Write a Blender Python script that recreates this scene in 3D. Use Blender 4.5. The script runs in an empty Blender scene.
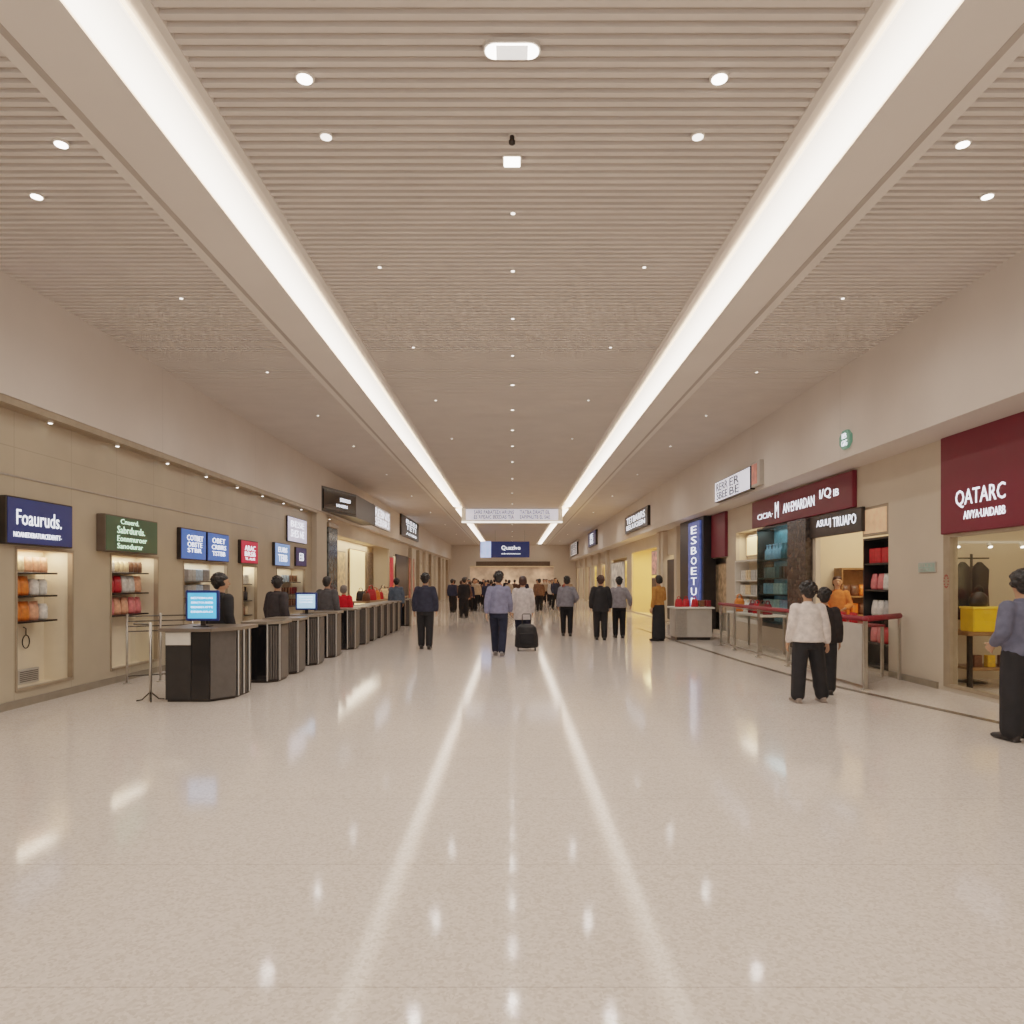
import bpy, bmesh, math, random
from mathutils import Vector, Matrix
random.seed(7)
C = bpy.context.scene.collection
PI = math.pi
F = 700.0                     # focal length in pixels of a 1024 wide frame
HZ = 582.0                    # row of the horizon
EYE = 1.6
CEIL = 5.3
XL, XR = -6.3, 6.4            # planes of the left and right shop fronts
XFL, XFR = -6.07, 5.7         # faces of the left and right bulkheads

# ------------------------------------------------------------------ materials
_m = {}
def rgb(r, g, b):
    f = lambda c: (c / 255 / 12.92) if c <= 10 else ((c / 255 + 0.055) / 1.055) ** 2.4
    return (f(r), f(g), f(b), 1)

def mat(name, col, rough=0.5, metal=0.0, emit=0.0, ecol=None, var=0.08, scale=6.0, bump=0.0, trans=0.0, alpha=1.0, coat=0.0, spec=0.5):
    if name in _m: return _m[name]
    m = bpy.data.materials.new(name); m.use_nodes = True
    nt = m.node_tree; n = nt.nodes; l = nt.links
    p = n['Principled BSDF']
    tc = n.new('ShaderNodeTexCoord'); nz = n.new('ShaderNodeTexNoise')
    nz.inputs['Scale'].default_value = scale; nz.inputs['Detail'].default_value = 4
    l.new(tc.outputs['Object'], nz.inputs['Vector'])
    rp = n.new('ShaderNodeValToRGB')
    c = rgb(*col)
    rp.color_ramp.elements[0].position = 0.3; rp.color_ramp.elements[1].position = 0.7
    rp.color_ramp.elements[0].color = tuple(x * (1 - var) for x in c[:3]) + (1,)
    rp.color_ramp.elements[1].color = tuple(min(1, x * (1 + var)) for x in c[:3]) + (1,)
    l.new(nz.outputs['Fac'], rp.inputs['Fac']); l.new(rp.outputs['Color'], p.inputs['Base Color'])
    p.inputs['Roughness'].default_value = rough; p.inputs['Metallic'].default_value = metal
    p.inputs['Specular IOR Level'].default_value = spec
    if trans: p.inputs['Transmission Weight'].default_value = trans
    if coat: p.inputs['Coat Weight'].default_value = coat
    p.inputs['Alpha'].default_value = alpha
    if emit:
        p.inputs['Emission Strength'].default_value = emit
        if ecol: p.inputs['Emission Color'].default_value = rgb(*ecol)
        else: l.new(rp.outputs['Color'], p.inputs['Emission Color'])
    if bump:
        b = n.new('ShaderNodeBump'); b.inputs['Strength'].default_value = bump; b.inputs['Distance'].default_value = 0.02
        l.new(nz.outputs['Fac'], b.inputs['Height']); l.new(b.outputs['Normal'], p.inputs['Normal'])
    _m[name] = m
    return m

def seam_mat(name, col, rough, axis, pitch, dark=0.75, width=0.012, off=0.0, axis2=None, pitch2=1.0, var=0.06, scale=1.2, spec=0.5, coat=0.0):
    """stone or plaster panels with thin joints, joints repeated along one or two object axes"""
    m = mat(name, col, rough, var=var, scale=scale, spec=spec, coat=coat)
    nt = m.node_tree; n = nt.nodes; l = nt.links; p = n['Principled BSDF']
    src = p.inputs['Base Color'].links[0].from_socket
    tc = n.new('ShaderNodeTexCoord'); sp = n.new('ShaderNodeSeparateXYZ'); l.new(tc.outputs['Object'], sp.inputs[0])
    def line(ax, pt, o):
        a = n.new('ShaderNodeMath'); a.operation = 'ADD'; a.inputs[1].default_value = 200 * pt + o; l.new(sp.outputs[ax], a.inputs[0])
        md = n.new('ShaderNodeMath'); md.operation = 'MODULO'; md.inputs[1].default_value = pt; l.new(a.outputs[0], md.inputs[0])
        lt = n.new('ShaderNodeMath'); lt.operation = 'LESS_THAN'; lt.inputs[1].default_value = width; l.new(md.outputs[0], lt.inputs[0])
        return lt.outputs[0]
    f = line(axis, pitch, off)
    if axis2 is not None:
        g = line(axis2, pitch2, 0.0); mx = n.new('ShaderNodeMath'); mx.operation = 'MAXIMUM'
        l.new(f, mx.inputs[0]); l.new(g, mx.inputs[1]); f = mx.outputs[0]
    mix = n.new('ShaderNodeMix'); mix.data_type = 'RGBA'; mix.blend_type = 'MULTIPLY'
    mix.inputs[7].default_value = (dark, dark, dark, 1)
    l.new(f, mix.inputs[0]); l.new(src, mix.inputs[6]); l.new(mix.outputs[2], p.inputs['Base Color'])
    return m

def floor_mat():
    m = bpy.data.materials.new('polished terrazzo'); m.use_nodes = True
    nt = m.node_tree; n = nt.nodes; l = nt.links; p = n['Principled BSDF']
    tc = n.new('ShaderNodeTexCoord'); vo = n.new('ShaderNodeTexVoronoi'); vo.inputs['Scale'].default_value = 70
    nz = n.new('ShaderNodeTexNoise'); nz.inputs['Scale'].default_value = 0.7; nz.inputs['Detail'].default_value = 5
    l.new(tc.outputs['Object'], vo.inputs['Vector']); l.new(tc.outputs['Object'], nz.inputs['Vector'])
    rp = n.new('ShaderNodeValToRGB'); e = rp.color_ramp.elements
    e[0].position = 0.0; e[0].color = rgb(200, 186, 174); e[1].position = 1.0; e[1].color = rgb(221, 209, 200)
    x = e.new(0.45); x.color = rgb(213, 201, 191)
    sp0 = n.new('ShaderNodeSeparateColor'); l.new(vo.outputs['Color'], sp0.inputs[0]); l.new(sp0.outputs[0], rp.inputs['Fac'])
    mx = n.new('ShaderNodeMix'); mx.data_type = 'RGBA'; mx.blend_type = 'MULTIPLY'; mx.inputs[0].default_value = 0.15
    r2 = n.new('ShaderNodeValToRGB'); r2.color_ramp.elements[0].color = (.8, .8, .8, 1); r2.color_ramp.elements[0].position = .35; r2.color_ramp.elements[1].position = .65
    l.new(nz.outputs['Fac'], r2.inputs['Fac']); l.new(rp.outputs['Color'], mx.inputs[6]); l.new(r2.outputs['Color'], mx.inputs[7])
    sp = n.new('ShaderNodeSeparateXYZ'); l.new(tc.outputs['Object'], sp.inputs[0])
    a = n.new('ShaderNodeMath'); a.operation = 'ADD'; a.inputs[1].default_value = 239.64; l.new(sp.outputs[1], a.inputs[0])
    md = n.new('ShaderNodeMath'); md.operation = 'MODULO'; md.inputs[1].default_value = 1.2; l.new(a.outputs[0], md.inputs[0])
    lt = n.new('ShaderNodeMath'); lt.operation = 'LESS_THAN'; lt.inputs[1].default_value = 0.008; l.new(md.outputs[0], lt.inputs[0])
    m2 = n.new('ShaderNodeMix'); m2.data_type = 'RGBA'; m2.blend_type = 'MULTIPLY'; m2.inputs[7].default_value = (.8, .78, .76, 1)
    l.new(lt.outputs[0], m2.inputs[0]); l.new(mx.outputs[2], m2.inputs[6]); l.new(m2.outputs[2], p.inputs['Base Color'])
    p.inputs['Roughness'].default_value = 0.085; p.inputs['Specular IOR Level'].default_value = 0.2
    nb = n.new('ShaderNodeTexNoise'); nb.inputs['Scale'].default_value = 9; l.new(tc.outputs['Object'], nb.inputs['Vector'])
    bp = n.new('ShaderNodeBump'); bp.inputs['Strength'].default_value = 0.035; bp.inputs['Distance'].default_value = 0.01
    l.new(nb.outputs['Fac'], bp.inputs['Height']); l.new(bp.outputs['Normal'], p.inputs['Normal'])
    return m

M = {}
M['floor'] = floor_mat()
M['slat'] = mat('beige ceiling slats', (218, 208, 200), 0.6, var=0.04, scale=1.5)
M['slat_gap'] = mat('shaded ceiling backing', (196, 185, 176), 0.8, var=0.04)  # shade of the gaps between slats put into this darker colour
M['trough'] = mat('beige plaster trough', (226, 217, 209), 0.7, var=0.03, scale=1.0)  # lighter than the slats: spill of the strip lights put into the colour
M['plaster'] = seam_mat('bulkhead plaster', (214, 203, 194), 0.7, 1, 4.4, dark=0.9, width=0.02, off=1.05, var=0.03)
M['stone'] = seam_mat('polished beige stone', (182, 166, 143), 0.28, 1, 1.15, dark=0.8, width=0.014, off=0.35, axis2=2, pitch2=3.3, var=0.07, scale=1.6)
M['beige'] = mat('beige wall paint', (200, 185, 166), 0.55, var=0.04, scale=1.2)
M['cream'] = mat('warm cream wall', (222, 204, 176), 0.6, var=0.04, scale=1.0)
M['white_wall'] = mat('white far wall', (214, 203, 192), 0.6, var=0.03)
M['bronze'] = mat('bronze trim', (160, 142, 120), 0.35, 0.2, var=0.1)
M['skirt'] = mat('dark stone skirting', (138, 126, 110), 0.3, var=0.1)
M['steel'] = mat('brushed steel', (190, 184, 176), 0.28, 1.0, var=0.08, scale=20)
M['dsteel'] = mat('dark steel', (70, 66, 62), 0.35, 0.9, var=0.1)
M['black'] = mat('black laminate', (38, 36, 35), 0.35, var=0.2)
M['blackgl'] = mat('glossy black', (22, 21, 22), 0.15, var=0.2)
M['grey'] = mat('grey laminate', (84, 79, 75), 0.4, var=0.12, scale=12)
M['lgrey'] = mat('light grey laminate', (182, 174, 164), 0.4, var=0.06)
M['white'] = mat('white laminate', (226, 220, 210), 0.4, var=0.04)
M['brown'] = mat('brown sign board', (96, 82, 70), 0.5, var=0.1)
M['wood'] = mat('pale wood', (150, 112, 72), 0.45, var=0.2, scale=9)
M['burg'] = mat('burgundy board', (112, 28, 46), 0.4, var=0.06, scale=1.5)
M['burg_rail'] = mat('burgundy rail', (132, 28, 40), 0.55, var=0.1)
def glass_mat(name, tint, amount):
    m = bpy.data.materials.new(name); m.use_nodes = True
    nt = m.node_tree; n = nt.nodes; l = nt.links; n.remove(n['Principled BSDF']); out = n['Material Output']
    tr = n.new('ShaderNodeBsdfTransparent'); tr.inputs[0].default_value = tint
    gl = n.new('ShaderNodeBsdfGlossy'); gl.inputs['Roughness'].default_value = .04
    lw = n.new('ShaderNodeLayerWeight'); lw.inputs[0].default_value = amount
    nz = n.new('ShaderNodeTexNoise'); nz.inputs['Scale'].default_value = 2; bp = n.new('ShaderNodeBump'); bp.inputs['Strength'].default_value = .02
    l.new(nz.outputs['Fac'], bp.inputs['Height']); l.new(bp.outputs['Normal'], gl.inputs['Normal'])
    mx = n.new('ShaderNodeMixShader'); pw = n.new('ShaderNodeMath'); pw.operation = 'MULTIPLY_ADD'; pw.inputs[1].default_value = .3; pw.inputs[2].default_value = .012; l.new(lw.outputs['Facing'], pw.inputs[0]); l.new(pw.outputs[0], mx.inputs[0]); l.new(tr.outputs[0], mx.inputs[1]); l.new(gl.outputs[0], mx.inputs[2]); l.new(mx.outputs[0], out.inputs[0])
    return m
M['glass'] = glass_mat('clear glass', (.95, .96, .95, 1), .05)
M['glass_t'] = glass_mat('teal tinted glass', (.72, .86, .88, 1), .15)
def strip_mat():
    m = mat('light diffuser', (255, 240, 222), 0.6, emit=4.0, ecol=(255, 240, 224), var=0.02)
    n = m.node_tree.nodes; l = m.node_tree.links; p = n['Principled BSDF']
    tc = n.new('ShaderNodeTexCoord'); sp = n.new('ShaderNodeSeparateXYZ'); ab = n.new('ShaderNodeMath'); ab.operation = 'ABSOLUTE'
    mr = n.new('ShaderNodeMapRange'); mr.inputs[1].default_value = 2.54; mr.inputs[2].default_value = 2.8; mr.inputs[3].default_value = 2.4; mr.inputs[4].default_value = 4.6
    l.new(tc.outputs['Object'], sp.inputs[0]); l.new(sp.outputs[0], ab.inputs[0]); l.new(ab.outputs[0], mr.inputs[0]); l.new(mr.outputs[0], p.inputs['Emission Strength'])
    return m
M['strip'] = strip_mat()
M['lamp'] = mat('lamp lens', (255, 250, 242), 0.4, emit=8.0, ecol=(255, 248, 238), var=0.02)
M['lamp_soft'] = mat('lamp lens grey', (235, 232, 228), 0.4, emit=1.2, ecol=(255, 250, 244), var=0.05, scale=40)
M['lamp_dim'] = mat('small lamp lens', (250, 244, 236), 0.4, emit=3.0, ecol=(255, 246, 234), var=0.02)
M['ring'] = mat('lamp ring', (212, 202, 192), 0.4, var=0.05)
M['lett_w'] = mat('white lit lettering', (245, 246, 255), 0.5, emit=1.8, ecol=(240, 244, 255), var=0.02)
M['lett_g'] = mat('pale green lit lettering', (214, 245, 214), 0.5, emit=1.3, ecol=(206, 245, 208), var=0.02)
M['lett_dk'] = mat('dark lettering', (66, 64, 84), 0.5, var=0.05)
M['skin'] = mat('skin', (186, 138, 108), 0.5, var=0.08, scale=10)
M['eye'] = mat('eye', (30, 24, 20), 0.2)
M['lips'] = mat('lips', (150, 84, 74), 0.4)

# ------------------------------------------------------------------ mesh helpers
def NB(): return bmesh.new()
def box(bm, x0, x1, y0, y1, z0, z1, bev=0.0, seg=1):
    x0, x1 = min(x0, x1), max(x0, x1); y0, y1 = min(y0, y1), max(y0, y1); z0, z1 = min(z0, z1), max(z0, z1)
    v = [bm.verts.new(c) for c in ((x0,y0,z0),(x1,y0,z0),(x1,y1,z0),(x0,y1,z0),(x0,y0,z1),(x1,y0,z1),(x1,y1,z1),(x0,y1,z1))]
    fs = [bm.faces.new([v[i] for i in q]) for q in ((3,2,1,0),(4,5,6,7),(0,1,5,4),(1,2,6,5),(2,3,7,6),(3,0,4,7))]
    if bev > 0:
        es = list({e for f in fs for e in f.edges})
        bmesh.ops.bevel(bm, geom=es, offset=min(bev, .45 * min(x1-x0, y1-y0, z1-z0)), segments=seg, affect='EDGES', profile=0.5)
def prism(bm, poly, z0, z1):
    lo = [bm.verts.new((x, y, z0)) for x, y in poly]; hi = [bm.verts.new((x, y, z1)) for x, y in poly]
    n = len(poly)
    bm.faces.new(lo[::-1]); bm.faces.new(hi)
    for i in range(n): bm.faces.new((lo[i], lo[(i+1) % n], hi[(i+1) % n], hi[i]))
def tube(bm, pts, radii, seg=10, ref=None, cap=True):
    pts = [Vector(p) for p in pts]
    radii = [r if isinstance(r, (tuple, list)) else (r, r) for r in radii]
    rings = []; prev = None
    for i, p in enumerate(pts):
        t = (pts[min(i+1, len(pts)-1)] - pts[max(i-1, 0)]).normalized()
        a = Vector(ref) if ref is not None else (prev if prev is not None else (Vector((1,0,0)) if abs(t.x) < .8 else Vector((0,1,0))))
        a = (a - t * a.dot(t)).normalized(); b = t.cross(a); prev = a
        rx, ry = radii[i]
        rings.append([bm.verts.new(p + a * (rx * math.cos(2*PI*k/seg)) + b * (ry * math.sin(2*PI*k/seg))) for k in range(seg)])
    for i in range(len(rings)-1):
        for k in range(seg):
            bm.faces.new((rings[i][k], rings[i][(k+1) % seg], rings[i+1][(k+1) % seg], rings[i+1][k]))
    if cap:
        bm.faces.new(rings[0][::-1]); bm.faces.new(rings[-1])
def lathe(bm, prof, c=(0,0,0), seg=16):
    tube(bm, [(c[0], c[1], c[2] + z) for r, z in prof], [max(r, .0005) for r, z in prof], seg, ref=(1,0,0))
def ell(bm, c, r, seg=14, rings=9):
    m = Matrix.Translation(c) @ Matrix.Diagonal((r[0], r[1], r[2], 1))
    bmesh.ops.create_uvsphere(bm, u_segments=seg, v_segments=rings, radius=1.0, matrix=m)
def mesh(name, bm, smooth=False):
    bmesh.ops.recalc_face_normals(bm, faces=bm.faces)
    me = bpy.data.meshes.new(name); bm.to_mesh(me); bm.free()
    if smooth:
        for p in me.polygons: p.use_smooth = True
    return me
def obj(name, bm, m, parent=None, smooth=False, label=None, loc=None):
    me = bm if isinstance(bm, bpy.types.Mesh) else mesh(name, bm, smooth)
    if m is not None and not me.materials: me.materials.append(m)
    o = bpy.data.objects.new(name, me); C.objects.link(o)
    if parent is not None: o.parent = parent
    if loc: o.location = loc
    if label: o['label'] = label
    return o
def tag(o, label, cat, group=None, kind=None):
    o['label'] = label; o['category'] = cat
    if group: o['group'] = group
    if kind: o['kind'] = kind
    return o
ROT = {'F': 0.0, 'L': PI/2, 'R': -PI/2, 'B': PI}
def thing(name, label, cat, loc=(0,0,0), side='F', group=None):
    o = bpy.data.objects.new(name, None); C.objects.link(o); o.empty_display_size = 0.1
    o.location = loc; o.rotation_euler = (0, 0, ROT[side] if isinstance(side, str) else side)
    return tag(o, label, cat, group)
def struct(name, bm, m, parent=None):
    o = obj(name, bm, m, parent); o['kind'] = 'structure'
    return o
def dup(root, loc, rotz=None, label=None, group=None, mats=None):
    r = root.copy(); C.objects.link(r); r.location = loc
    if rotz is not None: r.rotation_euler = (0, 0, rotz)
    if label: r['label'] = label
    if group: r['group'] = group
    for ch in list(root.children):
        c = ch.copy(); C.objects.link(c); c.parent = r
        for g in ch.children:
            d = g.copy(); C.objects.link(d); d.parent = c
    return r
def YL(px, x=XL): return F * x / (px - 512)
def YR(px, x=XR): return F * x / (px - 512)
def ZP(py, y): return EYE - (py - HZ) * y / F
def XP(px, y): return (px - 512) * y / F

_txt = {}
def text_mesh(s):
    cu = bpy.data.curves.new('t', 'FONT'); cu.body = s; cu.extrude = 0.02; cu.resolution_u = 2
    o = bpy.data.objects.new('t', cu); C.objects.link(o)
    bpy.context.view_layer.update()
    me = bpy.data.meshes.new_from_object(o.evaluated_get(bpy.context.evaluated_depsgraph_get()))
    bpy.data.objects.remove(o); bpy.data.curves.remove(cu)
    return me
def lettering(parent, s, x0, x1, z0, z1, y, m, name='lettering', thick=0.006):
    """raised letters fitted to a box of the sign's face (front = -y)"""
    me = text_mesh(s)
    xs = [v.co.x for v in me.vertices]; ys = [v.co.y for v in me.vertices]
    a, b, c, d = min(xs), max(xs), min(ys), max(ys)
    for v in me.vertices:
        X = x0 + (v.co.x - a) / (b - a) * (x1 - x0); Z = z0 + (v.co.y - c) / (d - c) * (z1 - z0)
        v.co = (X, y - thick * (1 if v.co.z > 0 else 0), Z)
    return obj(name, me, m, parent)

# ------------------------------------------------------------------ setting
Y0, Y1 = -3.0, 70.0
bm = NB(); box(bm, -9.2, 9.4, Y0, 76, -0.2, 0); struct('floor', bm, M['floor'])

def slats(name, x0, x1):
    bm = NB(); y = Y0
    while y < Y1:
        box(bm, x0, x1, y, y + 0.050, CEIL, CEIL + 0.034); y += 0.105
    o = struct(name, bm, M['slat'])
    b2 = NB(); box(b2, x0, x1, Y0, Y1, CEIL + 0.034, CEIL + 0.12); struct('ceiling_backing', b2, M['slat_gap'], o)
slats('ceiling', -2.33, 2.33); slats('ceiling_left', XFL - .02, -3.53); slats('ceiling_right', 3.53, XFR + .02)
bm = NB(); box(bm, -6.6, 6.6, Y0, 76, CEIL + .32, CEIL + .4); struct('ceiling_slab', bm, M['slat_gap'])
for s in (-1, 1):
    # light trough: flat border, sloped cheek, diffuser in the recess
    bm = NB()
    prof = [(2.30, -.012), (2.36, -.012), (2.36, 0.0), (2.53, .10), (2.53, .2), (2.9, .2), (2.9, .03), (3.47, -.012), (3.55, -.012), (3.55, .3), (2.30, .3)]
    lo = [bm.verts.new((s * x, Y0, CEIL + z)) for x, z in prof]; hi = [bm.verts.new((s * x, Y1, CEIL + z)) for x, z in prof]
    n = len(prof)
    for i in range(n): bm.faces.new((lo[i], lo[(i+1) % n], hi[(i+1) % n], hi[i]))
    struct('trim_%d' % (1 if s < 0 else 2), bm, M['trough'])
    t = thing('linear_ceiling_light', 'long warm white strip light running the length of the ceiling on the %s' % ('left' if s < 0 else 'right'), 'ceiling light', (0, 0, 0), group='long ceiling strip lights')
    for a, b in ((Y0, 34.8), (36.0, 69)):
        bm = NB(); box(bm, s * 2.54, s * 2.885, a, b, CEIL + .035, CEIL + .06); obj('diffuser', bm, M['strip'], t)
    bm = NB(); box(bm, s * 3.38, s * 3.44, Y0, Y1, CEIL - .012, CEIL + .0); struct('trim_%d' % (3 if s < 0 else 4), bm, mat('grey beige trim', (176, 164, 154), .6, var=.05))

# bulkheads above the shops
bm = NB(); box(bm, XFL - .35, XFL, Y0, Y1, 3.85, CEIL + .3); struct('wall_left_bulkhead', bm, M['plaster'])
bm = NB(); box(bm, XFR, XFR + 1.0, Y0, Y1, 3.72, CEIL + .3); struct('wall_right_bulkhead', bm, M['plaster'])
bm = NB(); box(bm, XL - .12, XFL - .015, Y0, 22.0, 3.76, 3.85); struct('trim_5', bm, M['bronze'])
bm = NB(); box(bm, -6.302, -6.285, Y0, 17.4, 2.93, 2.952); struct('trim_6', bm, M['steel'])  # bright strip added in place of the light line reflected on the stone

def facade(name, x, thick, ya, yb, za, zb, holes, m):
    """wall slab lying in x..x+thick with rectangular openings (y0,y1,z0,z1)"""
    ys = sorted({ya, yb, *[h[0] for h in holes], *[h[1] for h in holes]}); zs = sorted({za, zb, *[h[2] for h in holes], *[h[3] for h in holes]})
    ys = [v for v in ys if ya <= v <= yb]; zs = [v for v in zs if za <= v <= zb]
    bm = NB()
    for i in range(len(ys) - 1):
        for j in range(len(zs) - 1):
            cy, cz = (ys[i] + ys[i+1]) / 2, (zs[j] + zs[j+1]) / 2
            if any(h[0] < cy < h[1] and h[2] < cz < h[3] for h in holes): continue
            box(bm, x, x + thick, ys[i], ys[i+1], zs[j], zs[j+1])
    return struct(name, bm, m)

niche_holes = [(8.87, 10.05, .2, 2.05), (10.97, 12.46, .2, 2.05), (13.4, 15.5, .2, 2.0), (16.35, 17.3, .2, 2.0), (18.7, 21.3, .2, 2.0)]
facade('wall_left', XL, -.06, Y0, 22.4, 0, 3.85, niche_holes, M['stone'])
bm = NB(); box(bm, XL, XL + .03, Y0, 22.4, 0, .1); struct('baseboard_left', bm, M['skirt'])
bm = NB(); box(bm, XL - .3, XL + .16, 22.0, 23.2, 0, 3.85); struct('wall_left_pier', bm, M['beige'])
bm = NB(); box(bm, -9.2, -9.0, Y0, 76, 0, 4.6); struct('wall_left_outer', bm, M['cream'])
bm = NB(); box(bm, 9.2, 9.4, Y0, 76, 0, 4.6); struct('wall_right_outer', bm, M['cream'])

# ------------------------------------------------------------------ signs
def sign(name, label, side, x, y, z, w, h, d, face, lines, lm, edge=None, glow=0.0, cat='sign', group=None, frame=True):
    """x,y,z: viewer's lower left corner of the board on its wall; lines: (text,u0,u1,v0,v1) in fractions of the face"""
    t = thing(name, label, cat, (x, y, z), side, group)
    bm = NB(); box(bm, 0, w, -d, 0, 0, h, .008); obj('casing', bm, edge or M['dsteel'], t)
    bm = NB(); box(bm, .02, w - .02, -d - .006, -d + .002, .02, h - .02); obj('face', bm, face, t)
    for i, (s, u0, u1, v0, v1) in enumerate(lines):
        lettering(t, s, u0 * w, u1 * w, v0 * h, v1 * h, -d - .006, lm)
    return t
navy = mat('navy sign face', (34, 46, 92), 0.35, emit=.35, var=.12, scale=2)
green = mat('green sign face', (48, 70, 48), 0.35, emit=.3, var=.12, scale=2)
blue = mat('blue sign face', (52, 88, 160), 0.35, emit=.8, var=.12, scale=2)
red = mat('red sign face', (176, 26, 52), 0.35, emit=.8, var=.1, scale=2)
palelilac = mat('pale lit poster', (206, 204, 226), 0.4, emit=.8, var=.1, scale=5)
indigo = mat('indigo poster', (44, 42, 92), 0.4, emit=.3, var=.2, scale=5)
sign('shop_sign', 'navy blue lit sign with white writing above the first wall niche', 'L', XL, 8.58, 2.07, 1.3, .60, .10, navy,
     [('Foauruds.', .13, .80, .42, .74), ('NOANEDERATURCEDENTT-', .09, .80, .16, .27)], M['lett_w'])
sign('shop_sign', 'dark green lit sign with four lines of pale writing', 'L', XL, 10.6, 2.07, 1.57, .57, .14, green,
     [('Cnuerd.', .26, .60, .78, .92), ('Sabrdurds.', .20, .72, .52, .72), ('Eonnmuroer', .20, .76, .30, .46), ('Sanodurar', .20, .68, .10, .25)], M['lett_g'], edge=M['brown'])
for k, (yy, lab) in enumerate(((13.15, 'nearer of the two square blue lit signs side by side on the left wall'), (14.30, 'further of the two square blue lit signs side by side on the left wall'))):
    sign('shop_sign', lab, 'L', XL, yy, 2.03, 1.08, .60, .08, blue,
         [('COTBET', .22, .86, .62, .80), ('OBSTE', .24, .82, .42, .58), ('STBR', .24, .8, .24, .38)] if k == 0 else [('OBET', .2, .8, .64, .82), ('CRBIRS', .18, .84, .42, .58), ('TSTBB', .2, .8, .2, .36)], M['lett_w'], group='blue square signs')
sign('shop_sign', 'small red lit sign with white writing on the left wall', 'L', XL, 16.07, 2.03, 1.07, .55, .08, red,
     [('ARAC', .2, .82, .56, .78), ('BRSB', .2, .82, .32, .52), ('TL AUE', .22, .8, .16, .26)], M['lett_w'])
sign('shop_sign', 'upright light blue lit sign beyond the red sign', 'L', XL, 18.37, 2.03, 1.23, .62, .08, mat('sky sign face', (108, 140, 196), .4, emit=.8, var=.15, scale=4),
     [('EUBS', .2, .8, .6, .82), ('TERB', .2, .8, .2, .5)], M['lett_w'])
sign('wall_poster', 'large pale lilac poster high up near the end of the left stone wall', 'L', XL, 19.5, 2.74, 1.8, .72, .05, palelilac,
     [('BESE', .15, .85, .6, .85), ('SHES NE', .15, .85, .2, .5)], M['lett_w'], cat='poster')
sign('wall_poster', 'small dark indigo poster below the pale lilac poster', 'L', XL, 20.25, 2.06, 1.05, .56, .05, indigo,
     [('EB', .3, .7, .3, .7)], M['lett_w'], cat='poster')

# ------------------------------------------------------------------ goods
_goods = {}
def good(kind):
    if kind in _goods: return _goods[kind]
    bm = NB()
    if kind == 'box': box(bm, -.05, .05, -.04, .04, 0, .15, .006)
    elif kind == 'tin': lathe(bm, [(.04, 0), (.045, .01), (.045, .11), (.036, .12), (.036, .135)], seg=12)
    elif kind == 'bottle': lathe(bm, [(.034, 0), (.036, .02), (.036, .12), (.014, .16), (.012, .2), (.016, .2), (.016, .215)], seg=12)
    elif kind == 'packet':
        tube(bm, [(0,0,0), (0,0,.03), (0,0,.10), (0,0,.16)], [(.052, .03), (.056, .036), (.054, .03), (.056, .006)], 12, ref=(1,0,0))
    elif kind == 'bag':
        tube(bm, [(0,0,0), (0,0,.02), (0,0,.2), (0,0,.26)], [(.12, .055), (.13, .06), (.11, .04), (.08, .015)], 12, ref=(1,0,0))
        for s in (-1, 1):
            tube(bm, [(-.05, s*.015, .24), (-.04, s*.02, .32), (0, s*.02, .345), (.04, s*.02, .32), (.05, s*.015, .24)], [.008]*5, 6)
    me = mesh(kind, bm, kind != 'box'); me.materials.append(None)
    _goods[kind] = me
    return me
COL = {'orange': (232, 126, 44), 'white': (226, 220, 210), 'red': (190, 34, 40), 'pink': (222, 120, 120), 'cream': (226, 200, 160), 'peach': (232, 164, 130),
       'grey': (128, 124, 122), 'black': (34, 32, 34), 'brown': (108, 72, 50), 'yellow': (224, 172, 40), 'teal': (60, 104, 112), 'pale blue': (164, 186, 204), 'dark red': (116, 24, 34), 'silver': (176, 174, 170)}
def cm(c): return mat(c + ' packaging', COL[c], .4, var=.25, scale=25)
def put(kind, c, loc, rz, label, group, s=1.0, cat=None):
    me = good(kind)
    o = bpy.data.objects.new({'box': 'goods_box', 'tin': 'goods_tin', 'bottle': 'goods_bottle', 'packet': 'goods_packet', 'bag': 'gift_bag'}[kind], me); C.objects.link(o)
    o.location = loc; o.rotation_euler = (0, 0, rz); o.scale = (s, s, s)
    o.material_slots[0].link = 'OBJECT'; o.material_slots[0].material = cm(c)
    return tag(o, label, cat or {'box': 'box', 'tin': 'tin', 'bottle': 'bottle', 'packet': 'packet', 'bag': 'bag'}[kind], group)
def tow(side, ox, oy, oz, u, v, w):
    r = ROT[side]; return (ox + u * math.cos(r) - v * math.sin(r), oy + u * math.sin(r) + v * math.cos(r), oz + w)
def stock(side, o, u0, u1, v, z, seq, n, where, group, s=1.0):
    """a row of goods standing on a shelf; seq = [(kind, colour)...] in runs"""
    for i in range(n):
        k, c = seq[min(len(seq) - 1, i * len(seq) // n)]
        u = u0 + (u1 - u0) * (i + .5) / n
        put(k, c, tow(side, *o, u, v + random.uniform(-.008, .008), z + .003), ROT[side] + random.uniform(-.12, .12),
            '%s %s %s' % (c, {'box': 'box', 'tin': 'tin', 'bottle': 'bottle', 'packet': 'packet', 'bag': 'gift bag'}[k], where), group, s)

def area(name, loc, sx, sy, e, col=(1, .86, .68), rot=(0, 0, 0)):
    li = bpy.data.lights.new(name, 'AREA'); li.shape = 'RECTANGLE'; li.size = sx; li.size_y = sy; li.energy = e; li.color = col
    o = bpy.data.objects.new(name, li); C.objects.link(o); o.location = loc; o.rotation_euler = rot
    return o

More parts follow.
